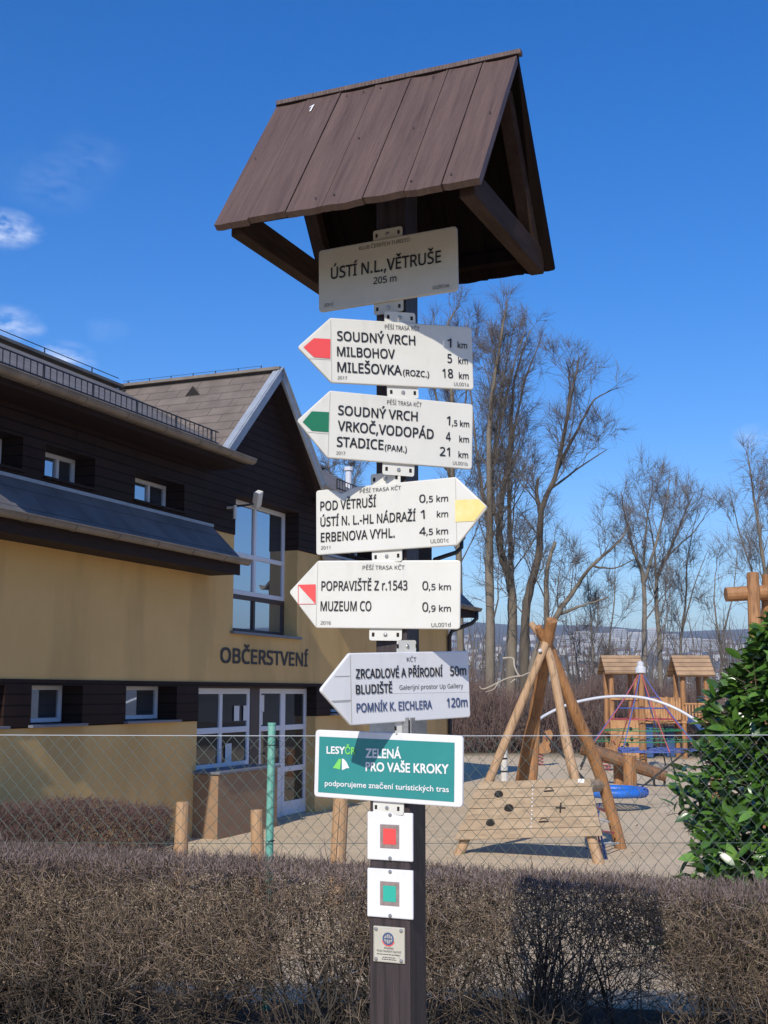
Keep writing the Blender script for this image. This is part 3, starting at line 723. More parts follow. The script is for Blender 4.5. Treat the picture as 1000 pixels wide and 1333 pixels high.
# ------------------------------------------------------------------ the signs
SG = {
'name': dict(X=0.0048, Z=0.9664, yaw=-24.78, roll=0.64, w=0.3523, h=0.1522,
  brk=(0.0016, 0.0015),
  text=[
    ('KLUB ČESKÝCH TURISTŮ', -0.0683, 0.0580, 0.0606, 0.0575, 0.0089),
    ('ÚSTÍ N.L.,VĚTRUŠE', -0.1423, -0.0005, 0.1371, -0.0046, 0.0275),
    ('205 m', -0.0320, -0.0304, 0.0261, -0.0324, 0.0159),
    ('2017', -0.1611, -0.0663, -0.1367, -0.0672, 0.0081),
    ('UL001m', 0.1162, -0.0657, 0.1556, -0.0666, 0.0086),
  ],
  ),
'a1': dict(X=0.0439, Z=0.7654, yaw=16.71, roll=1.40, w=0.3382, h=0.1494,
  tip=(-0.2456, 0.0026),
  brk=(-0.0033, -0.0006),
  text=[
    ('PĚŠÍ TRASA KČT', -0.0426, 0.0564, 0.0402, 0.0566, 0.0097),
    ('SOUDNÝ VRCH', -0.1547, 0.0229, 0.0288, 0.0227, 0.0212),
    ('MILBOHOV', -0.1554, -0.0131, -0.0207, -0.0120, 0.0211),
    ('MILEŠOVKA', -0.1555, -0.0493, -0.0057, -0.0495, 0.0220),
    ('(ROZC.)', -0.0022, -0.0498, 0.0599, -0.0512, 0.0137),
    ('2017', -0.1554, -0.0666, -0.1339, -0.0665, 0.0074),
    ('UL001a', 0.1202, -0.0679, 0.1557, -0.0677, 0.0082),
    ('1', 0.1068, 0.0222, 0.1163, 0.0218, 0.0206),
    ('km', 0.1322, 0.0217, 0.1551, 0.0214, 0.0144),
    ('5', 0.1062, -0.0141, 0.1167, -0.0141, 0.0205),
    ('km', 0.1325, -0.0152, 0.1554, -0.0150, 0.0144),
    ('18', 0.0929, -0.0500, 0.1182, -0.0497, 0.0204),
    ('km', 0.1329, -0.0505, 0.1563, -0.0503, 0.0143),
  ],
  q={'red': [(-0.2324, 0.0023), (-0.2084, 0.0246), (-0.1706, 0.0249), (-0.1714, -0.0199), (-0.2091, -0.0190)], 'sh': [(-0.1687, 0.0760), (-0.1695, -0.0762)]}),
'a2': dict(X=0.0407, Z=0.5874, yaw=15.88, roll=-1.59, w=0.3383, h=0.1527,
  tip=(-0.2413, 0.0013),
  brk=(-0.0029, -0.0038),
  text=[
    ('PĚŠÍ TRASA KČT', -0.0369, 0.0571, 0.0448, 0.0582, 0.0095),
    ('SOUDNÝ VRCH', -0.1490, 0.0229, 0.0353, 0.0246, 0.0208),
    ('VRKOČ,VODOPÁD', -0.1488, -0.0130, 0.0742, -0.0136, 0.0218),
    ('STADICE', -0.1496, -0.0493, -0.0431, -0.0478, 0.0216),
    ('(PAM.)', -0.0396, -0.0490, 0.0115, -0.0497, 0.0133),
    ('2017', -0.1504, -0.0679, -0.1298, -0.0672, 0.0073),
    ('UL001b', 0.1218, -0.0687, 0.1572, -0.0689, 0.0080),
    ('1', 0.1050, 0.0224, 0.1129, 0.0222, 0.0202),
    (',5 km', 0.1180, 0.0213, 0.1593, 0.0215, 0.0131),
    ('4', 0.1042, -0.0150, 0.1156, -0.0145, 0.0201),
    ('km', 0.1364, -0.0153, 0.1594, -0.0149, 0.0141),
    ('21', 0.0904, -0.0507, 0.1142, -0.0503, 0.0200),
    ('km', 0.1350, -0.0516, 0.1580, -0.0512, 0.0141),
  ],
  q={'green': [(-0.2286, -0.0014), (-0.2091, 0.0248), (-0.1699, 0.0264), (-0.1693, -0.0187), (-0.2075, -0.0191)], 'sh': [(-0.1692, 0.0778), (-0.1687, -0.0782)]}),
'a3': dict(X=0.0004, Z=0.3894, yaw=-26.03, roll=0.78, w=0.3500, h=0.1507,
  tip=(0.2474, 0.0026),
  brk=(0.0008, 0.0022),
  text=[
    ('PĚŠÍ TRASA KČT', -0.0601, 0.0592, 0.0435, 0.0585, 0.0083),
    ('POD VĚTRUŠÍ', -0.1622, 0.0268, -0.0196, 0.0252, 0.0208),
    ('ÚSTÍ N. L.-HL NÁDRAŽÍ', -0.1623, -0.0097, 0.0776, -0.0144, 0.0206),
    ('ERBENOVA VYHL.', -0.1614, -0.0457, 0.0259, -0.0477, 0.0206),
    ('2011', -0.1615, -0.0630, -0.1374, -0.0636, 0.0074),
    ('UL001c', 0.1129, -0.0671, 0.1559, -0.0672, 0.0085),
    ('0', 0.0877, 0.0252, 0.1023, 0.0250, 0.0173),
    (',5 km', 0.1044, 0.0248, 0.1563, 0.0225, 0.0134),
    ('1', 0.0907, -0.0116, 0.1000, -0.0113, 0.0192),
    ('km', 0.1290, -0.0107, 0.1556, -0.0118, 0.0133),
    ('4', 0.0864, -0.0476, 0.1019, -0.0478, 0.0172),
    (',5 km', 0.1030, -0.0479, 0.1547, -0.0496, 0.0133),
  ],
  q={'yel': [(0.1727, 0.0240), (0.2280, 0.0212), (0.2439, 0.0039), (0.2168, -0.0259), (0.1726, -0.0244)], 'sh': [(0.1749, 0.0762), (0.1744, -0.0769)], 'notch': [(-0.1421, 0.0762), (-0.1059, 0.0621), (-0.0698, 0.0759)]}),
'a4': dict(X=0.0081, Z=0.2158, yaw=-12.98, roll=-1.17, w=0.3263, h=0.1518,
  tip=(-0.2296, 0.0045),
  brk=(-0.0083, -0.0047),
  text=[
    ('PĚŠÍ TRASA KČT', -0.0584, 0.0549, 0.0375, 0.0552, 0.0091),
    ('POPRAVIŠTĚ Z r.1543', -0.1526, 0.0081, 0.0446, 0.0098, 0.0207),
    ('MUZEUM CO', -0.1533, -0.0374, -0.0366, -0.0367, 0.0211),
    ('2016', -0.1524, -0.0681, -0.1289, -0.0680, 0.0077),
    ('UL001d', 0.1000, -0.0713, 0.1430, -0.0700, 0.0085),
    ('0', 0.0786, 0.0099, 0.0916, 0.0099, 0.0190),
    (',5 km', 0.0930, 0.0099, 0.1420, 0.0100, 0.0133),
    ('0', 0.0793, -0.0375, 0.0923, -0.0374, 0.0199),
    (',9 km', 0.0937, -0.0374, 0.1426, -0.0371, 0.0132),
  ],
  q={'sq': [(-0.2075, 0.0206), (-0.1670, 0.0216), (-0.1658, -0.0220), (-0.2061, -0.0226)], 'sh': [(-0.1640, 0.0752), (-0.1622, -0.0750)]}),
'a5': dict(X=0.0630, Z=0.0135, yaw=41.00, roll=2.01, w=0.3532, h=0.1508,
  tip=(-0.2577, 0.0002),
  brk=(-0.0066, -0.0198),
  text=[
    ('KČT', -0.0164, 0.0545, 0.0121, 0.0540, 0.0097),
    ('ZRCADLOVÉ A PŘÍRODNÍ', -0.1625, 0.0220, 0.0901, 0.0204, 0.0191),
    ('BLUDIŠTĚ', -0.1635, -0.0107, -0.0619, -0.0112, 0.0187),
    ('Galerijní prostor Up Gallery', -0.0404, -0.0060, 0.1539, -0.0083, 0.0097),
    ('50m', 0.1149, 0.0206, 0.1654, 0.0206, 0.0200),
    ('POMNÍK K. EICHLERA', -0.1627, -0.0488, 0.0546, -0.0505, 0.0181),
    ('120m', 0.1013, -0.0497, 0.1655, -0.0504, 0.0198),
  ],
  q={'stick': [(-0.0585, 0.0113), (0.1742, 0.0057), (0.1742, -0.0182), (-0.0594, -0.0132)], 'sh': [(-0.1781, 0.0769), (-0.1751, -0.0768)], 'fold': [(-0.2193, 0.0278), (-0.1785, 0.0275), (-0.2256, -0.0251), (-0.1786, -0.0251)]}),
'g': dict(X=0.0040, Z=-0.1603, yaw=-30.31, roll=-1.13, w=0.3717, h=0.1483,
  brk=(0.0131, 0.0009),
  text=[
    ('LESY', -0.1526, 0.0227, -0.1049, 0.0236, 0.0153),
    ('ČR', -0.1039, 0.0236, -0.0775, 0.0236, 0.0152),
    ('ZELENÁ', -0.0502, 0.0184, 0.0382, 0.0205, 0.0189),
    ('PRO VAŠE KROKY', -0.0496, -0.0105, 0.1539, -0.0058, 0.0187),
    ('podporujeme značení turistických tras', -0.1555, -0.0482, 0.1552, -0.0438, 0.0117),
  ],
  q={'inner': [(-0.1754, 0.0592), (0.1672, 0.0590), (0.1676, -0.0627), (-0.1728, -0.0642)], 'logoL': [(-0.1361, -0.0081), (-0.1205, 0.0120), (-0.1143, 0.0123), (-0.1166, -0.0111)], 'logoR': [(-0.1123, 0.0132), (-0.1075, 0.0126), (-0.0925, -0.0067), (-0.1117, -0.0117)]}),
}
def sign_frame(X, Y, Z, yaw, roll):
    u = Vector((math.cos(yaw), math.sin(yaw), 0)); k = Vector((0, 0, 1))
    ur = u * math.cos(roll) + k * math.sin(roll); vr = k * math.cos(roll) - u * math.sin(roll); n = vr.cross(ur)
    mx = Matrix((ur, n, vr)).transposed().to_4x4(); mx.translation = Vector((X, Y, Z + ZC)); return mx
def rounded(corners, rad):
    """outline (anticlockwise seen from the front) with each corner rounded by its own radius"""
    out = []; n = len(corners)
    for i, p in enumerate(corners):
        r = rad[i] if isinstance(rad, (list, tuple)) else rad
        p = Vector((*p, 0)); a = Vector((*corners[i - 1], 0)) - p; b = Vector((*corners[(i + 1) % n], 0)) - p
        if r <= 0: out.append((p.x, p.y)); continue
        a.normalize(); b.normalize(); t = r / math.tan(a.angle(b) / 2) if a.angle(b) < 3.1 else 0
        t = min(t, .02); p0, p1 = p + a * t, p + b * t
        for k in range(6):
            q = k / 5; c = p0 * (1 - q) ** 2 + p * 2 * q * (1 - q) + p1 * q * q; out.append((c.x, c.y))
    return out
def inset(poly, d):
    n = len(poly); out = []
    for i in range(n):
        a = Vector(poly[i - 1]); p = Vector(poly[i]); b = Vector(poly[(i + 1) % n])
        e1 = (p - a).normalized(); e2 = (b - p).normalized(); m_ = (e1 + e2).normalized() if (e1 + e2).length > 1e-6 else e1
        out.append((p.x - m_.y * d, p.y + m_.x * d))
    return out
def plate_mesh(poly, th=.0035):
    """sheet-metal plate with a rolled front edge; poly runs anticlockwise, front is y = 0"""
    mb = MB(); n = len(poly); rings = [(inset(poly, .0028), 0.0), (inset(poly, .0012), .0004), (inset(poly, .0002), .0014), (poly, .003), (poly, .003 + th), (inset(poly, .003), .0032 + th)]
    vs = [(x, y, z) for pl, y in rings for x, z in pl]
    fs = [list(range(n)), list(range((len(rings) - 1) * n, len(rings) * n))[::-1]]
    for j in range(len(rings) - 1):
        fs += [(j * n + i, (j + 1) * n + i, (j + 1) * n + (i + 1) % n, j * n + (i + 1) % n) for i in range(n)]
    mb.add(vs, fs); return mb
def flat(polys, y):
    mb = MB()
    for p in polys: mb.add([(a, y, b) for a, b in p], [list(range(len(p)))])
    return mb
def screw_at(mb, x, z, y, r=.0042):
    prof = [(r, 0), (r, .0014), (r * .7, .0028), (r * .2, .0032)]
    mx = Matrix.Translation((x, y, z)) @ Matrix.Rotation(math.pi / 2, 4, 'X')
    mb.lathe(prof, 10, mx)
def bracket(par, xt, xb, h, w=.074, old=False, tabs=(1, 1)):
    mb = MB(); pm = M['plate_old'] if old else M['plate']
    t = .026
    if tabs[0] and tabs[1]:
        poly = [(xb - w / 2, -h / 2 - t), (xb + w / 2, -h / 2 - t), (xt + w / 2, h / 2 + t), (xt - w / 2, h / 2 + t)]
    elif tabs[1]: poly = [(xb - w / 2, -h / 2 - t), (xb + w / 2, -h / 2 - t), (xb + w / 2, 0), (xb - w / 2, 0)]
    else: poly = [(xt - w / 2, 0), (xt + w / 2, 0), (xt + w / 2, h / 2 + t), (xt - w / 2, h / 2 + t)]
    mb.prism(rounded(poly, .006), lambda u, v, q: Vector((u, q, v)), .0068, .0098)
    b = mb.build('bracket', pm, par)
    for s, x, on in ((1, xt, tabs[0]), (-1, xb, tabs[1])):
        if not on: continue
        z = s * (h / 2 + t * .5)
        k = MB(); screw_at(k, x, z, .0066, .0046); k.build('bolt', M['steel'], b)
        for dx in (-.028, .028):
            k = MB(); k.prism([(x + dx - .003, z - .0045), (x + dx + .003, z - .0045), (x + dx + .003, z + .0045), (x + dx - .003, z + .0045)], lambda u, v, q: Vector((u, q, v)), .0064, .0067); k.build('slot', M['hole'], b)
    return b
LAB = {
 'name': ('place_name_sign', 'cream rectangular place name sign shaded under the little roof, reading 205 m', 'sign'),
 'a1': ('arrow_sign', 'white arrow sign with red point, topmost arrow, listing Milbohov 5 km', 'arrow sign'),
 'a2': ('arrow_sign', 'white arrow sign with green point listing Stadice 21 km', 'arrow sign'),
 'a3': ('arrow_sign', 'white arrow sign with yellow point aimed right, notch bent in its top edge', 'arrow sign'),
 'a4': ('arrow_sign', 'white arrow sign with a small red and white square at its point', 'arrow sign'),
 'a5': ('arrow_sign', 'plain white unmarked arrow sign turned sideways, distances 50 m and 120 m', 'arrow sign'),
 'g': ('information_board', 'teal board with white border and forestry slogan below the arrows', 'board')}
SIGN = {}
for k, q in SG.items():
    f = {'a1': .9945, 'a2': .9945}.get(k, 1.0)
    w, h = q['w'], q['h']; nm, lab, cat = LAB[k]
    YY = 2.704 if k == 'a5' else 2.70
    root = empty(nm, None, label=lab, cat=cat, group='signs on the signpost', mx=sign_frame(q['X'] * f, YY * f, q['Z'] * f, R(q['yaw']), R(q['roll'])))
    SIGN[k] = root; w2, h2 = w / 2, h / 2
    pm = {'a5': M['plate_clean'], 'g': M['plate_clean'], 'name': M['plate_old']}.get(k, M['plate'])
    if 'tip' in q:
        s = 1 if q['tip'][0] > 0 else -1
        if s < 0:
            sh = (q['q']['sh'][0][0] + q['q']['sh'][1][0]) / 2
            poly = rounded([(q['tip'][0], q['tip'][1]), (sh, -h2), (w2, -h2), (w2, h2), (sh, h2)], [.008, .010, .008, .008, .010])
        else:
            sh = (q['q']['sh'][0][0] + q['q']['sh'][1][0]) / 2
            poly = rounded([(-w2, -h2), (sh, -h2), (q['tip'][0], q['tip'][1]), (sh, h2), (-.068, h2), (-.086, h2 - .004), (-.106, h2 - .013), (-.124, h2 - .006), (-.142, h2), (-w2, h2)], [.008, .010, .008, .010, .004, .004, .006, .004, .004, .008])
        plate_mesh(poly).build('panel', pm, root)
        g = MB(); x = sh
        if s < 0:
            tx = q['tip'][0]
            g.prism([(x - .0007, -h2 + .004), (x + .0007, -h2 + .004), (x + .0007, h2 - .004), (x - .0007, h2 - .004)], lambda u, v, z: Vector((u, z, v)), -.0009, -.0002)
        else:
            g.prism([(x - .0007, -h2 + .004), (x + .0007, -h2 + .004), (x + .0007, h2 - .004), (x - .0007, h2 - .004)], lambda u, v, z: Vector((u, z, v)), -.0009, -.0002)
        zl_ = -.0225
        tw = (q['tip'][0] - sh) * (1 - abs(zl_) / h2) * .93
        a, b = sorted((sh, sh + tw)); g.prism([(a, zl_ - .0006), (b, zl_ - .0006), (b, zl_ + .0006), (a, zl_ + .0006)], lambda u, v, z: Vector((u, z, v)), -.0009, -.0002)
        g.build('fold_line', M['groove'], root)
    else:
        plate_mesh(rounded([(-w2, -h2), (w2, -h2), (w2, h2), (-w2, h2)], .010)).build('panel', pm, root)
    Q = q.get('q', {})
    if k == 'a1': flat([Q['red'][::-1]], -.0012).build('trail_marking', M['red'], root)
    if k == 'a2': flat([Q['green'][::-1]], -.0012).build('trail_marking', M['green'], root)
    if k == 'a3': flat([Q['yel'][::-1]], -.0012).build('trail_marking', M['yellow'], root)
    if k == 'a4':
        A, B_, C_, D_ = [Vector(p) for p in Q['sq']]
        o = flat([[(p.x, p.y) for p in (C_, B_, A)]], -.0012)
        for a, b in ((A, B_), (B_, C_), (C_, D_), (D_, A)):
            e = (b - a).normalized(); nn = Vector((-e.y, e.x)) * .0006
            o.add([(p.x, -.0013, p.y) for p in (a - nn, b - nn, b + nn, a + nn)], [(0, 1, 2, 3)])
        o.build('trail_marking', M['red'], root)
    if k == 'a5':
        flat([[(-.0594, -.0132), (.1742, -.0182), (.1742, .0057), (-.0585, .0113)]], -.0006).build('sticker', M['paint'], root)
        o = MB()
        for (a, b), (c_, d2) in (((-.2193, .0278), (-.1785, .0275)), ((-.2256, -.0251), (-.1786, -.0251))):
            o.prism([(a, b - .0006), (c_, d2 - .0006), (c_, d2 + .0006), (a, b + .0006)], lambda u, v, z: Vector((u, z, v)), -.001, -.0002)
        o.build('fold_line', M['groove'], root)
    if k == 'g':
        flat([[(-.1741, -.0634), (.1674, -.0634), (.1674, .0592), (-.1741, .0592)]], -.0008).build('printed_field', M['teal'], root)
        flat([[(-.1361, -.0088), (-.1290, -.0088), (-.1166, -.0111), (-.1143, .0123), (-.1205, .0120), (-.1260, .004)][::1]], -.0016).build('logo', M['leafgreen'], root)
        flat([[(-.1117, -.0117), (-.1065, -.0105), (-.1000, -.0070), (-.0925, -.0067), (-.1000, .006), (-.1075, .0126), (-.1123, .0132)]], -.0016).build('logo', M['paint'], root)
    txt = q['text']
    groups = {}
    for t in txt:
        mk = 'ink'
        if k == 'g': mk = 'leafgreen' if t[0] == 'ČR' else 'paint'
        if k == 'a5' and ('EICHL' in t[0] or t[0] == '120m'): mk = 'ink_blue'
        groups.setdefault(mk, []).append(t)
    for mk, ts in groups.items():
        for b_, x0, z0, x1, z1, cp in ts:
            mb = MB()
            bold = .010 if cp > .018 else (.004 if cp > .012 else .0)
            if k == 'g': put_text(mb, b_, (x0, z0), (x1, z1), cp, -.0016, 0, 'default', .026 if cp > .015 else .014)
            else: put_text(mb, b_, (x0, z0), (x1, z1), cp, -.0016, 0, 'grot', .007 if len(b_) < 3 else (.012 if cp > .016 else (.009 if cp > .0125 else 0)))
            mb.build('lettering', M[mk], root)
    xt, xb = q['brk']
    if k == 'a2': bracket(root, xt, xb, h, tabs=(0, 1))
    elif k == 'a4': bracket(root, xt, xb, h, tabs=(0, 1))
    elif k == 'a5': bracket(root, xt, xb, h, w=.055)
    elif k == 'g': bracket(root, xt, xb, h, w=.082, tabs=(0, 1))
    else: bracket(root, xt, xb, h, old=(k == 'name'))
    o = MB(); hw = .016                    # stand-off between bracket and post
    d = Vector((PX, PY, 0)) - Vector((root.matrix_world.translation.x, root.matrix_world.translation.y, 0))
    ur = root.matrix_world.to_3x3() @ Vector((1, 0, 0)); a0 = d.dot(ur)
    o.box(a0 - hw, a0 + hw, .0098, .030, -h2 * .7, h2 * .7); o.build('stand_off', M['steel'], root)

def small_plate(name, lab, cat, X, Z, yaw, w, h, m, rad=.003):
    root = empty(name, None, label=lab, cat=cat, mx=sign_frame(X, PY, Z, yaw, 0)); root['group'] = 'small plates on the post'
    n = Vector((math.sin(yaw), -math.cos(yaw), 0)); u = Vector((math.cos(yaw), math.sin(yaw), 0))
    root.matrix_world.translation = Vector((PX, PY, ZC + Z)) + n * .0535 + u * X
    mb = plate_mesh(rounded([(-w / 2, -h / 2), (w / 2, -h / 2), (w / 2, h / 2), (-w / 2, h / 2)], rad), .0015); mb.build('panel', m, root)
    return root
for nm_col, Z, mk, lab in (('red', -.3081, 'red', 'white square trail marker plate with a red square, upper of the two'), ('green', -.4264, 'mint', 'white square trail marker plate with a green square, lower of the two')):
    r = small_plate('trail_marker', lab, 'trail marker', .003, Z + (.001 if nm_col == 'red' else 0), PYAW, .107, .1015, M['plate_clean'])
    flat([[(-.0225, -.025), (.0225, -.025), (.0225, .025), (-.0225, .025)]], -.0008).build('marking_border', M['taupe'], r)
    flat([[(-.015, -.0165), (.015, -.0165), (.015, .0165), (-.015, .0165)]], -.0014).build('trail_marking', M[mk], r)
    for z in (.0455, -.0455):
        mb = MB(); screw_at(mb, .001, z, 0, .0042); mb.build('screw', M['steel'], r)
r = small_plate('owner_plaque', 'small cream plaque with a round blue emblem, lowest plate on the post', 'plaque', .0, -.5320, PYAW + R(.5), .0725, .0735, M['plate_old'], .002)
o = MB()                                   # round emblem: red rim below, blue wheel
def ringpoly(o, cx, cz, r0, r1, a0, a1, y, n=20):
    for i in range(n):
        t0, t1 = a0 + (a1 - a0) * i / n, a0 + (a1 - a0) * (i + 1) / n
        o.add([(cx + r * math.cos(t), y, cz + r * math.sin(t)) for r, t in ((r0, t0), (r1, t0), (r1, t1), (r0, t1))], [(0, 1, 2, 3)])
ringpoly(o, -.001, .0125, .0135, .0155, math.pi * 1.1, math.pi * 1.9, -.0010); o.build('emblem_rim', M['red'], r)
o = MB(); ringpoly(o, -.001, .0125, .0095, .0130, 0, 2 * math.pi, -.0010, 28)
for dx in (-.0045, 0, .0045): o.add([(-.001 + dx - .0009, -.0010, .0045), (-.001 + dx + .0009, -.0010, .0045), (-.001 + dx + .0009, -.0010, .0205), (-.001 + dx - .0009, -.0010, .0205)], [(0, 1, 2, 3)])
o.add([(-.0095, -.0011, .0115), (.0075, -.0011, .0115), (.0075, -.0011, .0138), (-.0095, -.0011, .0138)], [(0, 1, 2, 3)])
o.build('emblem', M['ink_blue'], r)
mb = MB(); put_text(mb, 'Majitel', (-.010, -.0085), (.011, -.0085), .0042, -.001, 0); put_text(mb, 'Klub českých turistů', (-.027, -.0150), (.029, -.0150), .0042, -.001, 0)
for z, a, b in ((-.0205, -.027, .028), (-.0265, -.014, .016), (-.0305, -.016, .018)):
    x = a
    while x < b:
        l_ = random.uniform(.002, .006); mb.add([(x, -.001, z), (min(x + l_, b), -.001, z), (min(x + l_, b), -.001, z + .0014), (x, -.001, z + .0014)], [(0, 1, 2, 3)]); x += l_ + .0012
mb.build('lettering', M['ink'], r)
for x in (-.029, .029):
    for z in (-.0305, .0305):
        mb = MB(); screw_at(mb, x, z, 0, .0040); mb.build('screw', M['steel'], r)

# ================================================================== FENCE
FY = 6.50
fence = empty('chain_link_fence', (0, FY, .42), 0, 'chain link fence with thin top wire and one turquoise post behind the hedge', 'fence')
def fpz(x): return ground_z(x, FY) - .42
FTOP = at(100, 955, FY).z - .42
x0, x1, pitch, step = -3.4, 3.4, .0375, .0425
mb = MB(); nrow = int((FTOP - .02) / step); rr = random.Random(2)
for i in range(int((x1 - x0) / pitch)):
    for sgn in (1,):
        pts = []; xb = x0 + i * pitch
        for k in range(nrow + 1):
            sag = .008 * math.sin(xb * 2.1 + k * .13)
            pts.append((xb + (pitch / 2 if (k + i) % 2 else -pitch / 2) + rr.uniform(-.0015, .0015), (.0022 if (k + i) % 2 else -.0022) + sag, FTOP - .012 - k * step))
        mb.tube(pts, .0019, 3, caps=False)
mb.build('wire_mesh', M['wire'], fence)
def tw(dz, r, m, nm):
    mb = MB(); mb.tube([(x, .004 + .002 * math.sin(x * 3), FTOP - dz - .012 * math.sin((x - x0) / (x1 - x0) * math.pi)) for x in np.linspace(x0, x1, 30)], r, 4); mb.build(nm, m, fence)
tw(0, .0026, M['wire_grey'], 'top_wire'); tw(.55, .002, M['wire'], 'tension_wire'); tw(1.1, .002, M['wire'], 'tension_wire')
pb = at(346, 1315, FY); pt = at(353.5, 943, FY)
mb = MB(); mb.tube([(pb.x, .026, -.35), (pb.x, .026, pb.z - .42), (pt.x, .026, pt.z - .424)], .0205, 12); mb.tube([(pt.x, .026, pt.z - .424), (pt.x, .026, pt.z - .412)], .0225, 12)
fp_ = mb.build('post', M['mint_post'], fence, smooth=False)
mb = MB()
for dz in (.06, .55, 1.1): mb.torus((pt.x, .026, FTOP - dz), .022, .0022, 16, 5)
mb.build('binding_wire', M['rope_dark'], fp_)

# ================================================================== HEDGES
def hedge_z(x):                            # clipped top falls slightly to the right
    return ZC - .725 - .040 * (x + 2)
def hedge_front(x): return 5.72 - .07 * x
def front_hedge():
    h = tag(bpy.data.objects.new('clipped_hedge', None), 'long clipped bare privet hedge of tangled brown twigs behind the signpost', 'hedge'); COL.objects.link(h)
    h.location = (0, 5.9, .42)
    off = np.array([0, 5.9, .42])
    X0, X1, TH_ = -3.1, 3.0, .46
    gz = .43
    MATS = [M['twig_a'], M['twig_d'], M['twig_s'], M['twig_b']]
    def pick(n, p): return rng.choice(len(MATS), n, p=p)
    # clumps of stems from the ground
    n = 430; cl_ = np.sort(rng.uniform(X0, X1, 46)); xs = cl_[rng.integers(0, 46, n)] + rng.normal(0, .055, n)
    ys = hedge_front(xs) + TH_ * rng.beta(2, 2, n)
    P = np.stack([xs, ys, np.full(n, gz - .03)], 1); D = np.stack([rng.normal(0, .30, n), rng.normal(0, .17, n), np.ones(n)], 1)
    L = rng.uniform(.50, .88, n); V1, F1 = spikes(P - off, D, L, rng.uniform(.0035, .0085, n), .045)
    Dn = D / np.linalg.norm(D, axis=1, keepdims=True)
    m = 3000; idx = rng.integers(0, n, m); t = rng.uniform(.10, .75, m)
    P2 = P[idx] + Dn[idx] * (L[idx] * t)[:, None]; D2 = Dn[idx] * .7 + rng.normal(0, .62, (m, 3)) * np.array([1, .6, .8]); D2[:, 2] = np.abs(D2[:, 2]) * .8 + .12
    L2 = rng.uniform(.16, .46, m); V2, F2 = spikes(P2 - off, D2, L2, rng.uniform(.0018, .0036, m), .08)
    top2 = V2[:, 2] + off[2]; V2[:, 2] = np.where(top2 > hedge_z(V2[:, 0]), hedge_z(V2[:, 0]) - off[2], V2[:, 2])
    mi = np.concatenate([np.zeros(n * 9, int), np.repeat(rng.integers(0, 2, m), 9)])
    mesh_np('stems', np.concatenate([V1, V2]), np.concatenate([F1, F2 + len(V1)]), [M['stem'], M['twig_d']], h, mi)
    Dn2 = D2 / np.linalg.norm(D2, axis=1, keepdims=True)
    # tangle of twigs: thick under the clipped top, open lower down where the sand shows through
    N = 104000; xs = rng.uniform(X0, X1, N); u = rng.uniform(0, 1, N)
    open_ = np.exp(-((xs - .80) / .62) ** 2) * .95 + np.exp(-((xs + .30) / .26) ** 2) * .75
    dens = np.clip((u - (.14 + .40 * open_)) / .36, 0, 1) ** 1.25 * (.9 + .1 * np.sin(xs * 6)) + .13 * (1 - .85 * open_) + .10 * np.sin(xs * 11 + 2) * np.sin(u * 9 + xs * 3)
    keep = rng.uniform(0, 1, N) < dens
    ny = rng.beta(.8, .8, N); zt = hedge_z(xs); hgt = zt - gz
    ys = hedge_front(xs) + .028 * np.sin(xs * 7.1) + .02 * np.sin(xs * 17.3 + 1) + ny * TH_ * (1 - .10 * (1 - u))
    P = np.stack([xs, ys, gz + u * (hgt - .03)], 1)[keep]; uu = u[keep]; nn = ny[keep]; n = len(P)
    D = rng.normal(0, 1, (n, 3)) * np.array([.85, .6, .75]); D[:, 2] += .35 + .5 * uu; D[:, 1] += (nn - .5) * 1.1
    L = rng.uniform(.04, .15, n) * (1.45 - .75 * uu); top = zt[keep] + rng.normal(0, .008, n)
    Dn = D / np.linalg.norm(D, axis=1, keepdims=True)
    L = np.where(P[:, 2] + Dn[:, 2] * L > top, np.maximum((top - P[:, 2]) / np.maximum(Dn[:, 2], .2), .012), L)
    V, Fq = spikes(P - off, D, L, rng.uniform(.0011, .0025, n), .08)
    k = pick(n, [.48, .36, .07, .09]); k = np.where((uu < .42) & (P[:, 0] < -.15) & (rng.uniform(0, 1, n) < .75), 1, k); hi = (uu + rng.normal(0, .05, n)) > .93; k = np.where(hi & (rng.uniform(0, 1, n) < .6), 3, k)  # lower left twigs picked darker in place of a cast shadow
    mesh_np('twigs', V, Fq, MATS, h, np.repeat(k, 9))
    # clipped stubs along the top
    n = 15000; xs = rng.uniform(X0, X1, n); ys = hedge_front(xs) + rng.uniform(0, TH_, n) + .02 * np.sin(xs * 8)
    zz = hedge_z(xs) - rng.uniform(.02, .06, n); D = np.stack([rng.normal(0, .6, n), rng.normal(0, .6, n), np.ones(n)], 1)
    LL = rng.uniform(.02, .055, n) + (rng.uniform(0, 1, n) < .02) * rng.uniform(.03, .12, n)
    V, Fq = spikes(np.stack([xs, ys, zz], 1) - off, D, LL, rng.uniform(.0013, .0024, n), .10)
    mesh_np('top_stubs', V, Fq, [M['twig_b'], M['twig_d']], h, np.repeat(rng.integers(0, 2, n), 9))
    # buds and a few dry leaves
    n = 26000; k = rng.integers(0, len(P), n); c = P[k] + Dn[k] * (L[k] * rng.uniform(.3, 1.0, n))[:, None] - off
    k2 = rng.integers(0, m, 6000); c = np.concatenate([c, P2[k2] + Dn2[k2] * (L2[k2] * rng.uniform(.3, 1, 6000))[:, None] - off]); n = len(c)
    a = rng.normal(0, 1, (n, 3)); a /= np.linalg.norm(a, axis=1, keepdims=True); b = np.cross(a, rng.normal(0, 1, (n, 3))); b /= np.linalg.norm(b, axis=1, keepdims=True)
    s = (rng.uniform(.003, .008, n) + (rng.uniform(0, 1, n) < .03) * .008)[:, None]
    V = np.stack([c - a * s, c + b * s * .5, c + a * s, c - b * s * .5], 1).reshape(-1, 3)
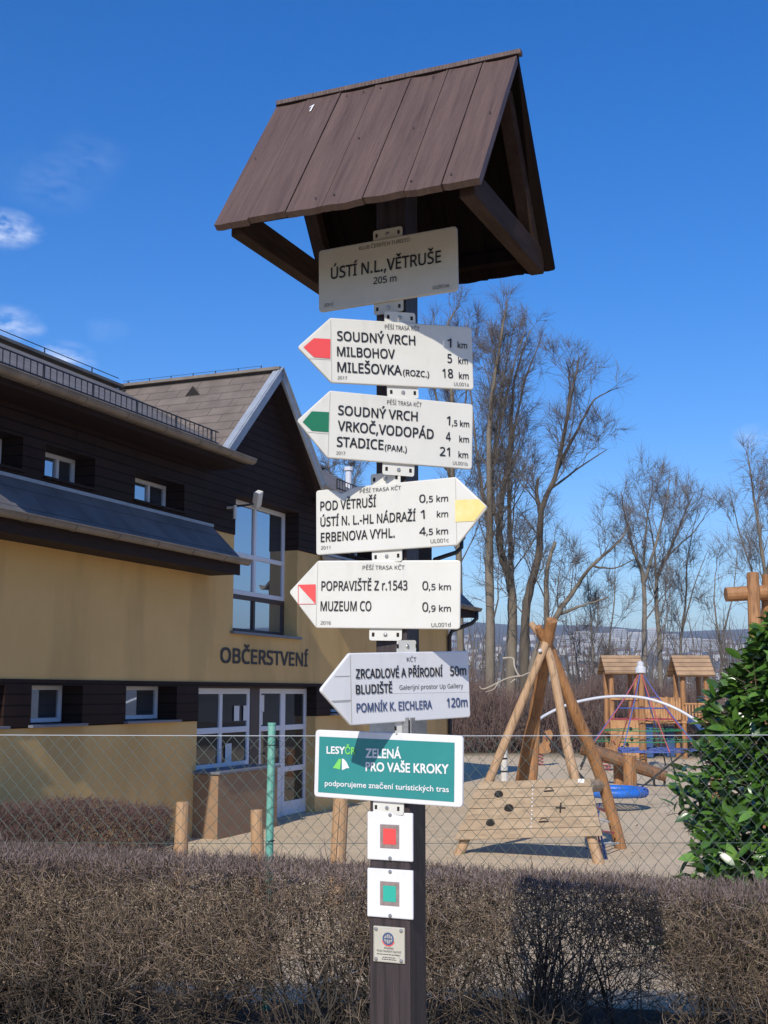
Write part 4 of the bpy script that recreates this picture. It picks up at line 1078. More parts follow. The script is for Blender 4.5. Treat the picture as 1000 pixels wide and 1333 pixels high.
    mesh_np('buds', V, np.arange(4 * n).reshape(-1, 4), [M['twig_c'], M['twig_d']], h, rng.integers(0, 2, n))
front_hedge()

def twig_bank(name, label, cat, x0, x1, y0, y1, z0, h, n, m, Lr, rr_, root_n=0, axis=None):
    """small clipped bank of twigs"""
    o = tag(bpy.data.objects.new(name, None), label, cat); COL.objects.link(o); c = np.array([(x0 + x1) / 2, (y0 + y1) / 2, z0]); o.location = c
    if axis: o.rotation_euler = (0, 0, axis)
    sx, sy = (x1 - x0) / 2, (y1 - y0) / 2
    p = rng.uniform(-1, 1, (n, 3)); e = np.clip(1.25 - np.abs(p[:, 0]) ** 6 * .3, 0, 1)
    P = np.stack([p[:, 0] * sx, p[:, 1] * sy * e, (p[:, 2] * .5 + .5) ** .7 * h * (1 - .08 * np.abs(p[:, 1]) ** 4 - .06 * np.abs(p[:, 0]) ** 8)], 1)
    P[:, 2] += .03 * np.sin(P[:, 0] * 4)
    D = rng.normal(0, .8, (n, 3)); D[:, 2] += .9; D += np.stack([p[:, 0] ** 5, p[:, 1] * .8, 0 * p[:, 0]], 1)
    V, Fq = spikes(P, D, rng.uniform(*Lr, n), rng.uniform(*rr_, n), .08)
    mesh_np('twigs', V, Fq, m, o)
    ns = 90; P = np.stack([rng.uniform(-sx, sx, ns), rng.uniform(-sy * .7, sy * .7, ns), np.full(ns, -.05)], 1)
    V, Fq = spikes(P, np.stack([rng.normal(0, .2, ns), rng.normal(0, .2, ns), np.ones(ns)], 1), np.full(ns, h * .9), np.full(ns, .012), .04)
    mesh_np('stems', V, Fq, M['stem'], o)
    return o
# barberry hedge in front of the building, running along its wall
bh = twig_bank('barberry_hedge', 'low purple brown clipped hedge in front of the ochre wall', 'hedge', -3.0, 3.0, -.42, .42, 0, 1.0, 30000, M['twig_p'], (.05, .13), (.003, .006))
be = at(216, 1036, 13.9); bh.location = (be.x - 2.98, be.y, 0); bh.rotation_euler = (0, 0, R(2)); bh.scale = (1, 1, (be.z - .02) / 1.06)

# strip coloured as shade under the hedge, fallen leaves and a few weeds
def soil_shade_bed():
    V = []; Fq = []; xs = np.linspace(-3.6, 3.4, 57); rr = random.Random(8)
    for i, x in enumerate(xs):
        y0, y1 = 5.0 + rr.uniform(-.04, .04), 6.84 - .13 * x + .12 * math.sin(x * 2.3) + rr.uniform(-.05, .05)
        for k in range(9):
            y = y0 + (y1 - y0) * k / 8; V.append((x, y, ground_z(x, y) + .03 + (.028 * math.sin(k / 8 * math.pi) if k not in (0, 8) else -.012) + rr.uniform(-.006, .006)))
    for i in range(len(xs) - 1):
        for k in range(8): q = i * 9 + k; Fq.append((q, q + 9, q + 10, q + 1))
    tag(mesh_np('soil_shade', V, Fq, M['soil_shade'], smooth=True), kind='structure')
soil_shade_bed()
def litter():
    n = 2600; y = np.concatenate([rng.uniform(6.2, 12, n // 2), rng.uniform(8, 40, n - n // 2)]); x = y * rng.uniform(-.33, .36, n)
    z = np.array([ground_z(a, b) for a, b in zip(x, y)]) + .022 + .012
    c = np.stack([x, y, z], 1); s = (rng.uniform(.008, .022, n) * (1 + y / 40))[:, None]
    th = rng.uniform(0, 6.28, n); a = np.stack([np.cos(th), np.sin(th), rng.normal(0, .3, n)], 1); b = np.stack([-np.sin(th), np.cos(th), rng.normal(0, .3, n)], 1)
    V = np.stack([c - a * s, c + b * s * .55, c + a * s, c - b * s * .55], 1).reshape(-1, 3)
    tag(mesh_np('leaf_litter', V, np.arange(4 * n).reshape(-1, 4), [M['litter'], M['twig_d']], mi=rng.integers(0, 2, n)), 'dry leaves scattered on the sand', 'leaves', kind='stuff')
litter()
def weed(px, py, Y, h, n, lab):
    g = at(px, py, Y); o = tag(bpy.data.objects.new('weed', None), lab, 'weed'); COL.objects.link(o); o.location = (g.x, g.y, ground_z(g.x, g.y))
    P = np.zeros((n, 3)); D = np.stack([rng.normal(0, .35, n), rng.normal(0, .35, n), np.ones(n)], 1); D /= np.linalg.norm(D, axis=1, keepdims=True); L = rng.uniform(.6, 1, n) * h
    V, Fq = spikes(P, D, L, np.full(n, .003), .06); mesh_np('stalk', V, Fq, M['twig_d'], o)
    m = n * 9; i = rng.integers(0, n, m); c = D[i] * (L[i] * rng.uniform(.35, 1.02, m))[:, None]; a = rng.normal(0, 1, (m, 3)); a /= np.linalg.norm(a, axis=1, keepdims=True); b = np.cross(a, [[.3, .2, 1]]); s = rng.uniform(.008, .016, m)[:, None]
    V = np.stack([c, c + a * s + b * s * .5, c + a * s * 2, c + a * s - b * s * .5], 1).reshape(-1, 3); mesh_np('leaves', V, np.arange(4 * m).reshape(-1, 4), M['weed'], o)
weed(562, 1125, 6.62, .92, 5, 'spindly green weed at the fence just right of the post')
weed(590, 1130, 6.60, .74, 4, 'smaller weed at the fence under the climbing wall corner')

# ================================================================== BOLLARDS
BOL = [(236, 1044, 13.4, .077, 'sunlit log bollard nearest the purple hedge'), (338, 1054, 13.2, .070, 'short log bollard right behind the turquoise fence post'), (438, 1036, 12.8, .082, 'split log bollard with a crack, behind the teal board')]
for i, (px, py, Y, r, lab) in enumerate(BOL):
    t = at(px, py, Y); o = tag(bpy.data.objects.new('log_bollard', None), lab, 'bollard', 'log bollards before the building'); COL.objects.link(o); o.location = (t.x, t.y, 0)
    mb = MB(); lean = (.02, -.03, .05)[i]; rr = random.Random(i)
    prof = [(-.2, 1.02), (.2, 1.0), (t.z - .03, .97), (t.z - .008, .94), (t.z, .82)]
    mb.tube([(lean * z / t.z, 0, z) for z, _ in prof], [r * k for _, k in prof], 14); mb.build('log', M['wood_bollard'], o, smooth=False)
    if i == 2:
        mb = MB(); mb.add([(-r * .32 + lean * .1, -r * .97, .15), (-r * .22 + lean * .1, -r * .99, .15), (-r * .1 + lean, -r * .985, t.z - .05), (-r * .14 + lean, -r * .98, t.z - .05)], [(0, 1, 2, 3)]); mb.build('crack', M['hole'], o)

# ================================================================== LAUREL
def laurel():
    o = tag(bpy.data.objects.new('laurel_bush', None), 'glossy dark green cherry laurel bush behind the fence on the right', 'bush'); COL.objects.link(o)
    cx, cy = 3.05, 8.9; o.location = (cx, cy, .2)
    gz = .2; ht = at(990, 800, cy).z - gz
    def radius(u):                         # outline: u 0 at the ground .. 1 at the top
        return float(np.interp(u, [0, .24, .41, .57, .705, .82, .93, 1.0], [.82, .84, .78, .69, .59, .46, .31, .12]))
    n = 9800; V = []; Fq = []; mi = []
    prof = [(0, 0), (.14, .33), (.40, .5), (.72, .42), (1, 0)]
    for i in range(n):
        u = rng.uniform(0, 1) ** .85; a = rng.uniform(0, 2 * math.pi)
        if math.sin(a) > .4 and rng.uniform() < .55: a = -a
        lump = 1 + .15 * math.sin(3 * a + u * 9) + .13 * math.sin(5 * a - u * 17 + 1) + .05 * math.sin(11 * a + u * 31)
        rad = radius(u) * lump * (rng.uniform(.80, 1.05) if rng.uniform() < .72 else rng.uniform(.45, .85))
        p = np.array([math.cos(a) * rad, math.sin(a) * rad, u * ht + rng.normal(0, .02)])
        out = np.array([math.cos(a), math.sin(a), 0.0])
        d = out * rng.uniform(.5, 1.1) + np.array([0, 0, rng.uniform(-.35, .6)]) + rng.normal(0, .40, 3); d /= np.linalg.norm(d)
        up = np.array([0, 0, 1.0]) + out * .75 + rng.normal(0, .35, 3); w = np.cross(d, up); w /= np.linalg.norm(w); nn = np.cross(w, d)
        L = rng.uniform(.08, .16); wd = L * rng.uniform(.36, .50); fold = rng.uniform(.05, .22); curl = rng.uniform(.05, .25)
        b = len(V)
        for t, h_ in prof:
            c = p + d * L * t - nn * curl * L * t * t
            V += [c - w * wd * h_ + nn * fold * wd * h_ * 2, c, c + w * wd * h_ + nn * fold * wd * h_ * 2]
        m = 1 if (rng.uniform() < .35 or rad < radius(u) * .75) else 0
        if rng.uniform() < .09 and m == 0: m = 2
        for k in range(4):
            q = b + k * 3; Fq += [(q, q + 1, q + 4, q + 3), (q + 1, q + 2, q + 5, q + 4)]; mi += [m, m]
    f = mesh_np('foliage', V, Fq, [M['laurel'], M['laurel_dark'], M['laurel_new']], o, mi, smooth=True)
    ns = 150; aa = rng.uniform(0, 2 * math.pi, ns); uu = rng.uniform(0, .8, ns)
    P = np.stack([np.cos(aa) * .12, np.sin(aa) * .12, uu * ht], 1); rd = np.array([radius(u) for u in uu])
    D = np.stack([np.cos(aa) * rd, np.sin(aa) * rd, np.full(ns, .35)], 1)
    V1, F1 = spikes(P, D, rd * .95, np.full(ns, .010), .05)
    tr = rng.normal(0, .08, (9, 3)); tr[:, 2] = -.1
    V2, F2 = spikes(tr, np.stack([rng.normal(0, .12, 9), rng.normal(0, .12, 9), np.ones(9)], 1), np.full(9, ht * .95), np.full(9, .02), .03)
    mesh_np('stems', np.concatenate([V1, V2]), np.concatenate([F1, F2 + len(V1)]), M['laurel_stem'], o)
laurel()

# ================================================================== PLAYGROUND
def base(name, p, label, cat, group=None):
    o = bpy.data.objects.new(name, None); COL.objects.link(o); o.location = (p[0], p[1], 0); return tag(o, label, cat, group)
def gpt(px, py):                           # point of the playground seen there
    d = px_dir(px, py); t = -ZC / d.z; return Vector((d.x * t, d.y * t, 0))
def wobble(a, b, n, amp, seed):
    rr = random.Random(seed); a, b = Vector(a), Vector(b); out = []
    ph = [rr.uniform(0, 6.3) for _ in range(4)]
    for i in range(n + 1):
        t = i / n; env = math.sin(math.pi * t)
        out.append(a.lerp(b, t) + Vector((math.sin(t * 5 + ph[0]) + .5 * math.sin(t * 11 + ph[1]), math.sin(t * 4.3 + ph[2]) + .5 * math.sin(t * 12 + ph[3]), 0)) * amp * env)
    return out
# climbing frame of four leaning logs with a board wall
FL, FR, BR = gpt(591, 1113), gpt(784, 1123), gpt(812, 1104)
AP = Vector((at(709, 846, 16.55).x, 16.55, at(709, 846, 16.55).z))
BL = gpt(666, 1088)
cf = base('climbing_tipi', AP, 'tall climbing frame of crossed logs with a board wall full of holes', 'climbing frame')
O = Vector((AP.x, AP.y, 0))
def to_px(p0, px, py, Y): return at(px, py, Y)
poles = [
    ([FL - Vector((0, 0, .15)), FL.lerp(AP, .5) + Vector((.02, 0, 0)), AP + Vector((-.035, -.10, -.02)), at(719, 812, 16.7)], [.066, .060, .054, .048], 'wood_pale', 1),
    ([FR - Vector((0, 0, .15)), FR.lerp(AP, .45) + Vector((-.06, 0, .03)), AP + Vector((.06, -.09, -.10)), at(692, 812, 16.75)], [.068, .064, .056, .042], 'wood_pale', 2),
    ([BL - Vector((0, 0, .15)), at(683, 995, 17.3), at(699, 918, 16.95), AP + Vector((.02, .02, 0)), at(719, 807, 16.3)], [.095, .088, .085, .080, .072], 'wood_log', 3),
    ([BR - Vector((0, 0, .15)), at(782, 1010, 17.1), at(748, 925, 16.8), AP + Vector((.10, .07, -.03)), at(700, 816, 16.45)], [.080, .086, .080, .070, .052], 'wood_log', 4)]
def smooth_pts(pts, rad, n=5):
    out = []; ro = []; k = len(pts)
    P = [pts[0]] + list(pts) + [pts[-1]]
    for i in range(k - 1):
        p0, p1, p2, p3 = [Vector(q) for q in P[i:i + 4]]
        for j in range(n):
            t = j / n
            out.append(.5 * ((2 * p1) + (p2 - p0) * t + (2 * p0 - 5 * p1 + 4 * p2 - p3) * t * t + (-p0 + 3 * p1 - 3 * p2 + p3) * t ** 3)); ro.append(rad[i] * (1 - t) + rad[i + 1] * t)
    out.append(Vector(pts[-1])); ro.append(rad[-1]); return out, ro
for pts, rad, m, sd in poles:
    mb = MB(); p, r = smooth_pts(pts, rad); rr = random.Random(sd)
    r = [q * rr.uniform(.95, 1.05) for q in r]; mb.tube([q - O for q in p], r, 12); mb.build('log_pole', M[m], cf, smooth=False)
mb = MB(); mb.lathe([(.024, 0), (.024, .02), (.01, .028)], 10, Matrix.Translation(at(703, 847, 16.38) - O) @ Matrix.Rotation(math.pi / 2, 4, 'X')); mb.build('bolt', M['tube'], cf)
# board wall: lies on the two front poles
ux = (FR - FL).normalized(); mid = (FL + FR) / 2; vy = (AP - mid).normalized(); nz_ = ux.cross(vy).normalized()
if nz_.y > 0: nz_ = -nz_
OFF = nz_ * .085
def on_plane(px, py):
    d = px_dir(px, py); t = (nz_.dot(FL + OFF - Vector((0, 0, ZC)))) / nz_.dot(d); P = Vector((0, 0, ZC)) + d * t - (FL + OFF)
    return P.dot(ux), P.dot(vy)
TL, TR_, BRc, BLc = on_plane(622, 1019), on_plane(763, 1022), on_plane(783, 1099), on_plane(593, 1094)
PT = lambda u, v, w: FL + OFF + ux * u + vy * v + nz_ * w - O
rows = [0, .16, .34, .53, .70, .86, 1.0]; rr = random.Random(4)
mb = MB()
for a, b in zip(rows, rows[1:]):
    g = .0035
    L0 = (BLc[0] + (TL[0] - BLc[0]) * a, BLc[1] + (TL[1] - BLc[1]) * a + g); L1 = (BLc[0] + (TL[0] - BLc[0]) * b, BLc[1] + (TL[1] - BLc[1]) * b - g)
    R0 = (BRc[0] + (TR_[0] - BRc[0]) * a, BRc[1] + (TR_[1] - BRc[1]) * a + g); R1 = (BRc[0] + (TR_[0] - BRc[0]) * b, BRc[1] + (TR_[1] - BRc[1]) * b - g)
    j = rr.uniform(-.03, .03)
    mb.prism([(L0[0] + j, L0[1]), (R0[0], R0[1]), (R1[0], R1[1]), (L1[0] + j, L1[1])], PT, -.02, .02)
wall = mb.build('climbing_wall', M['wood_panel'], cf)
holes = [(646, 1038, .085), (660, 1057, .090), (637, 1075, .085)]
for px, py, r in holes:
    u, v = on_plane(px, py); mb = MB(); mb.prism([(u + r * .72 * math.cos(t), v + r * .72 * math.sin(t)) for t in np.arange(16) * math.pi / 8], PT, .0185, .0225); h_ = mb.build('hand_hole', M['hole'], wall)
    q = r * .70; mb = MB(); mb.prism([(u + q * math.cos(t), v + q * math.sin(t)) for t in np.linspace(math.pi * 1.05, math.pi * 1.95, 10)] + [(u + q * .96 * math.cos(t), v + q * .58 * math.sin(t)) for t in np.linspace(math.pi * 1.95, math.pi * 1.05, 10)], PT, .0226, .0235); mb.build('hole_lit_crescent', M['wood_panel'], h_)  # sunlit inner wall of the hole drawn as a pale crescent
for px, py in ((711, 1036), (727, 1059), (706, 1076)):
    u, v = on_plane(px, py); mb = MB()
    for a in ((0, math.pi / 2) if px == 727 else (0.1,)): mb.prism([(u + .065 * math.cos(a) - .010 * math.sin(a), v + .065 * math.sin(a) + .010 * math.cos(a)), (u + .065 * math.cos(a) + .010 * math.sin(a), v + .065 * math.sin(a) - .010 * math.cos(a)), (u - .065 * math.cos(a) + .010 * math.sin(a), v - .065 * math.sin(a) - .010 * math.cos(a)), (u - .065 * math.cos(a) - .010 * math.sin(a), v - .065 * math.sin(a) + .010 * math.cos(a))][::-1], PT, .02 + .002 * (a > 1), .024 + .002 * (a > 1))
    if px != 727: mb.prism([(u + .05 * math.cos(t), v + .02 + .03 * math.sin(t)) for t in np.linspace(0, math.pi, 8)] + [(u + .04 * math.cos(t), v + .02 + .02 * math.sin(t)) for t in np.linspace(math.pi, 0, 8)], PT, .02, .024)
    mb.build('hand_slot', M['hole'], wall)
mb = MB()
for k in range(11):
    u, v = on_plane(690, 1028 + k * 5.4); mb.prism([(u + .011 * math.cos(t), v + .011 * math.sin(t)) for t in np.arange(6) * math.pi / 3], PT, .02, .027)
mb.build('rivet_row', M['tube'], wall)
u, v = on_plane(752, 1025); mb = MB(); mb.prism([(u - .04, v - .025), (u + .04, v - .025), (u + .04, v + .025), (u - .04, v + .025)], PT, .0205, .0235); mb.build('label_plate', M['paint'], wall)
# platform log behind the wall's right end, and the rope side
mb = MB(); a = at(764, 1024, 16.6); b = at(782, 1022, 17.2); mb.tube([a - O, b - O], .085, 12); mb.build('cross_log', M['wood_panel'], cf)
for k, (m, a, b) in enumerate((('rope_blue', (776, 1050, 16.7), (789, 1118, 16.1)), ('rope_red', (772, 1040, 16.9), (783, 1112, 16.3)), ('rope_blue', (781, 1046, 17.1), (775, 1085, 16.4)))):
    mb = MB(); mb.tube([at(*a) - O, (at(*a) + at(*b)) / 2 - O + Vector((0, 0, -.03)), at(*b) - O], .012, 6); mb.build('rope', M[m], cf)
for k in range(4):
    a = at(774 + k * 3.5, 1050 + k * 16, 16.75 - k * .15); b = at(787 + k * 6, 1056 + k * 14, 17.05 - k * .05)
    mb = MB(); mb.tube([a - O, b - O], .014, 6); mb.build('rope_rung', M['paint' if k % 2 else 'rope_red'], cf)

# nest swing on an arched tube
YS = 22.8
sw = base('nest_swing', at(800, 1030, YS), 'round blue nest swing hanging under a white arched tube', 'swing'); O = Vector((sw.location.x, sw.location.y, 0))
arc = [(700, 938), (712, 930), (740, 917), (775, 909), (805, 906.5), (835, 908), (862, 915), (885, 925), (905, 937), (925, 950)]
ap = [at(x, y, YS + .6 * math.sin(i / 9 * math.pi)) for i, (x, y) in enumerate(arc)]; ap, ar = smooth_pts(ap, [.027] * len(ap), 4)
mb = MB(); mb.tube([p - O for p in ap], .027, 10); mb.build('arch_tube', M['tube'], sw, smooth=True)
for a, b in (((698, 940), (686, 1010)), ((925, 950), (932, 1012))):
    top = at(*a, YS); bot = at(*b, YS); bot.z = -.2; mb = MB(); mb.tube([bot - O, (bot + top) / 2 - O + Vector((.02, 0, 0)), top - O + Vector((0, 0, .08))], [.10, .095, .085], 12); mb.build('log_post', M['wood_log'], sw)
SC = at(797, 1029, YS) - O; SR = .57; SC.z -= .02
mb = MB(); mb.torus(SC, SR, .08, 40, 12); ring = mb.build('seat_ring', M['blue'], sw, smooth=True)
mb = MB(); nb = 36
for k in range(0, nb): 
    t = 2 * math.pi * k / nb; c = SC + Vector((math.cos(t), math.sin(t), 0)) * SR
    if k in (31, 32, 33, 34, 35, 0, 1): mb.torus(c, .083, .010, 12, 5, Matrix.Rotation(t, 4, 'Z') @ Matrix.Rotation(math.pi / 2, 4, 'X'))
mb.build('rope_winding', M['rope_blue'], ring)
mb = MB()
for k in range(-6, 7):
    y = k * .095; h_ = math.sqrt(max(0, (SR - .08) ** 2 - y * y))
    if h_ < .05: continue
    for sw_ in (0, 1):
        pts = [(-h_, y, 0), (-h_ * .4, y, -.06), (h_ * .4, y, -.06), (h_, y, 0)]
        mb.tube([SC + Vector(p if not sw_ else (p[1], p[0], p[2])) for p in pts], .012, 4)
mb.build('seat_net', M['rope_dark'], ring)
for a, b in (((701, 946, YS), (763, 1020, YS - .35)), ((701, 946, YS), (768, 1022, YS + .4)), ((922, 955, YS), (836, 1024, YS - .45)), ((922, 955, YS), (840, 1022, YS + .35))):
    mb = MB(); mb.tube([at(*a) - O, at(*b) - O], .016, 6); mb.build('hanging_rope', M['rope_dark'], sw)

# seesaw log
YW = 28.6
A, B = at(757, 974, YW), at(868, 1011, YW - .5); O = Vector((at(818, 990, YW).x, YW, 0))
ss = base('log_seesaw', O, 'log seesaw tilted down to the right, dark metal handles', 'seesaw')
pts, rad = smooth_pts([A, A.lerp(B, .35) + Vector((0, 0, .03)), A.lerp(B, .7), B], [.15, .16, .15, .12], 5)
mb = MB(); mb.tube([p - O for p in pts], rad, 12); mb.build('beam', M['wood_dark'], ss)
for px, py, r in ((805.5, 988, .13), (819.5, 984, .15)):
    t = at(px, py, YW - (.35 if px > 810 else -.3)); mb = MB(); mb.tube([(t.x - O.x, t.y - O.y, -.15), (t.x - O.x, t.y - O.y, t.z)], r, 12); mb.build('support_log', M['wood_log'], ss)
for px, py in ((857, 1010), (775, 984)):
    c = at(px, py, YW - .4) - O; mb = MB(); mb.tube([c + Vector((-.10, 0, .05)), c + Vector((-.10, 0, -.18)), c + Vector((-.04, 0, -.27)), c + Vector((.08, 0, -.27)), c + Vector((.14, 0, -.18)), c + Vector((.14, 0, -.05))], .028, 6); mb.build('handle', M['iron'], ss)

# rope pyramid
YR = 34.5
pb_ = at(838, 1000, YR); O = Vector((pb_.x, pb_.y, 0)); rp = base('climbing_net', O, 'pyramid climbing net of red and blue ropes round a log mast', 'climbing net')
ztop = at(836, 872, YR).z
mb = MB(); mb.tube([(0, 0, -.2), (0, 0, ztop)], [.11, .09], 12); mb.build('mast', M['wood_log'], rp)
mb = MB(); mb.lathe([(.12, ztop - .1), (.15, ztop - .08), (.15, ztop + .06), (.09, ztop + .10), (.10, ztop + .2), (.02, ztop + .25)], 14); mb.build('mast_cap', M['tube'], rp)
NS = 8; RB = 1.62; zb = .52; cols = ['rope_red', 'rope_blue']
def rad_at(z): return RB * (1 - (z - zb) / (ztop - zb)) ** 1.12
for k in range(NS):
    t = 2 * math.pi * (k + .3) / NS; mb = MB(); mb.tube([(math.cos(t) * rad_at(z), math.sin(t) * rad_at(z), z) for z in np.linspace(zb, ztop - .02, 9)], .017, 6); mb.build('stay_rope', M[cols[k % 2]], rp)
    mb = MB(); mb.tube([(math.cos(t) * RB, math.sin(t) * RB, zb), (math.cos(t) * (RB + .28), math.sin(t) * (RB + .28), -.05)], .02, 6); mb.build('anchor', M['rope_dark'], rp)
for j, (z, m) in enumerate(((zb, 'rope_blue'), (zb + .26, 'rope_green'), (zb + .55, 'rope_green'), (zb + .85, 'rope_red'), (zb + 1.15, 'rope_blue'), (zb + 1.45, 'rope_blue'))):
    mb = MB(); r = rad_at(z); mb.tube([(math.cos(2 * math.pi * (k + .3) / NS) * r, math.sin(2 * math.pi * (k + .3) / NS) * r, z) for k in range(NS + 1)], .016, 5, caps=False); mb.build('ring_rope', M[m], rp)
mb = MB()
for j in range(1, 7):
    for k in range(NS):
        t0, t1 = 2 * math.pi * (k + .3) / NS, 2 * math.pi * (k + 1.3) / NS; r = RB * j / 7
        mb.tube([(math.cos(t0) * r, math.sin(t0) * r, zb - .01), (math.cos(t1) * r, math.sin(t1) * r, zb - .01)], .016, 4, caps=False)
for k in range(NS):
    t = 2 * math.pi * (k + .8) / NS; mb.tube([(math.cos(t) * RB * .92, math.sin(t) * RB * .92, zb), (.16 * math.cos(t), .16 * math.sin(t), zb)], .016, 4)
mb.build('floor_net', M['rope_blue'], rp)

# play tower: two roofed towers joined by a bridge
YT = 40.5; K = YT / F_PX
O = Vector((at(852, 985, YT).x, YT, 0)); pt_ = base('play_tower', O, 'wooden play tower with two roofed turrets, a bridge and a blue slide', 'play tower')
def X(px): return (px - 500) / F_PX * YT - O.x
def Z(py): return at(500, py, YT).z
def turret(px0, px1, ze, zr, pyd, depth, open_side):
    x0, x1 = X(px0), X(px1); w = x1 - x0
    mbp = []
    for x in (x0 + .12, x1 - .12):
        for y in (-depth / 2 + .1, depth / 2 - .1):
            mb = MB(); mb.tube([(x, y, -.1), (x, y, Z(ze) + .05)], .085, 8); mb.build('post', M['wood_log'], pt_)
    mb = MB(); hz = Z(zr) - Z(ze); th = .06
    for sg in (-1, 1):
        a = Vector((0, sg * (depth / 2 + .15), Z(ze) - .02)); b = Vector((0, 0, Z(zr)))
        nn = Vector((0, sg * hz, depth / 2 + .15)).normalized() * th
        mb.add([a + Vector((x0 - .12, 0, 0)), a + Vector((x1 + .12, 0, 0)), b + Vector((x1 + .12, 0, 0)), b + Vector((x0 - .12, 0, 0)), a + nn + Vector((x0 - .12, 0, 0)), a + nn + Vector((x1 + .12, 0, 0)), b + nn + Vector((x1 + .12, 0, 0)), b + nn + Vector((x0 - .12, 0, 0))],
               [(0, 1, 2, 3), (4, 5, 6, 7), (0, 1, 5, 4), (1, 2, 6, 5), (2, 3, 7, 6), (3, 0, 4, 7)])
    mb.build('turret_roof', M['tower_roof'], pt_)
    mb = MB(); mb.box(x0, x1, -depth / 2, depth / 2, Z(pyd) - .08, Z(pyd)); mb.build('platform', M['tower_wood'], pt_)
    return x0, x1
turret(785, 826, 877, 855, 951, 1.15, 0); turret(876, 915, 880, 855, 938, 1.15, 0)
mb = MB(); mb.box(X(786), X(826), -.66, -.61, Z(986), Z(937)); wp = mb.build('board_wall', M['tower_wood'], pt_)
mb = MB()
for px, py in ((796, 958), (811, 948), (812, 961), (800, 972), (806, 968)): mb.lathe([(.06, 0), (.055, .04), (.02, .05)], 8, Matrix.Translation((X(px), -.66, Z(py))) @ Matrix.Rotation(math.pi / 2, 4, 'X'))
mb.build('climbing_hold', M['hole'], wp)
mb = MB()
for k in range(15):
    a = X(828) + k * (X(877) - X(828)) / 15; mb.box(a, a + .072, -.52, -.48, Z(939 + (k - 7) ** 2 * -.05), Z(907 + (k % 3) * .5))
mb.build('bridge_railing', M['tower_wood'], pt_)
mb = MB()
for k in range(15):
    a = X(828) + k * (X(877) - X(828)) / 15; mb.box(a, a + .072, .48, .52, Z(939), Z(909))
mb.build('bridge_railing', M['tower_wood'], pt_)
mb = MB(); mb.box(X(826), X(877), -.47, .47, Z(941), Z(939)); mb.build('bridge_deck', M['tower_wood'], pt_)
mb = MB()
for k in range(8):
    a = X(882) + k * (X(914) - X(882)) / 8; mb.box(a, a + .05, -.6, -.56, Z(938), Z(917))
mb.box(X(880), X(916), -.62, -.585, Z(917), Z(915)); mb.build('balustrade', M['tower_wood'], pt_)
mb = MB(); mb.box(X(788), X(826), -.6, -.57, Z(911), Z(908.5)); mb.build('handrail', M['tower_wood'], pt_)
mb = MB()
pr = [(X(884), Z(940)), (X(889), Z(941)), (X(916), Z(972)), (X(930), Z(980)), (X(940), Z(981))]
for (a, za), (b, zb_) in zip(pr, pr[1:]):
    mb.bar((a, -.85, za), (b, -.85, zb_), .5, .05)
    for y in (-1.1, -.6): mb.bar((a, y, za + .1), (b, y, zb_ + .1), .04, .22)
mb.build('slide', M['slide_blue'], pt_)
mb = MB(); mb.box(X(832), X(842), -.3, .3, .02, 1.15); mb.build('shade_panel', M['slide_blue'], pt_)
mb = MB(); mb.box(X(864), X(874), .2, .5, .02, 1.0); mb.build('shade_panel', M['slide_blue'], pt_)

# spring riders
def rider(px, py, Y, sc, lab):
    g = at(px, py, Y); r = base('spring_rider', g, lab, 'spring rider', 'spring riders')
    mb = MB(); mb.tube([(.10 * math.cos(t), .10 * math.sin(t), .02 + t * .0145) for t in np.linspace(0, 8 * math.pi, 60)], .014, 5); mb.build('spring', M['rope_red'], r)
    z = .38; mb = MB()
    side = [(-.42, z + .02), (-.30, z - .02), (.30, z - .02), (.42, z + .05), (.34, z + .22), (.50, z + .52), (.42, z + .66), (.22, z + .60), (.12, z + .26), (-.20, z + .22), (-.36, z + .34), (-.46, z + .26)]
    for y in (-.16, .13): mb.prism(side, lambda u, v, w: Vector((u * sc, w, v)), y, y + .03)
    mb.build('side_board', M['wood_log'], r)
    mb = MB(); mb.box(-.22 * sc, .12 * sc, -.13, .13, z + .15, z + .19); mb.box(-.3 * sc, .3 * sc, -.13, .13, z - .02, z + .02); mb.build('seat', M['tower_wood'], r)
    mb = MB(); mb.tube([(.22 * sc, -.28, z + .42), (.22 * sc, .28, z + .42)], .02, 6); mb.build('handle', M['rope_red'], r)
rider(703, 997, 36.0, .75, 'small orange wooden spring rider left of the climbing net, far back between the logs')
rider(790, 999, 33.5, .8, 'orange wooden spring rider just left of the climbing net, above the seesaw log')

# log swing frame whose cross beam shows over the laurel
YL = 19.5
A, B = at(945, 774, YL), at(1062, 771, YL); O = Vector(((A.x + B.x) / 2, YL, 0)); lf = base('log_swing', O, 'high log swing whose beam end rises over the laurel', 'swing')
mb = MB(); mb.tube([A - O, (A + B) / 2 - O + Vector((0, 0, .02)), B - O + Vector((2.2, 0, 0))], [.115, .12, .11], 14); mb.build('cross_beam', M['wood_log'], lf)
for (tx, ty, bx, dy) in ((980, 746, 986, -.55), (1000, 748, 990, .75)):
    t = at(tx, ty, YL + dy * .12); mb = MB(); b_ = at(bx, 900, YL + dy); b_.z = -.2
    mb.tube([b_ - O, t - O], [.13, .095], 12); mb.build('leg', M['wood_log'], lf)
for dy in (-.55, .75):
    mb = MB(); mb.tube([B - O + Vector((2.0, dy, -B.z - .2)), B - O + Vector((2.0, dy * -.12, .35))], [.13, .10], 12); mb.build('leg', M['wood_log'], lf)
mb = MB()
for x in (.6, 1.1, 2.0, 2.5): mb.tube([(x, 0, A.z - .1), (x, 0, .5)], .012, 5)
mb.build('chain', M['iron'], lf)
mb = MB()
for x in (.6, 2.0): mb.box(x - .02, x + .52, -.1, .1, .46, .5)
mb.build('seat', M['hole'], lf)
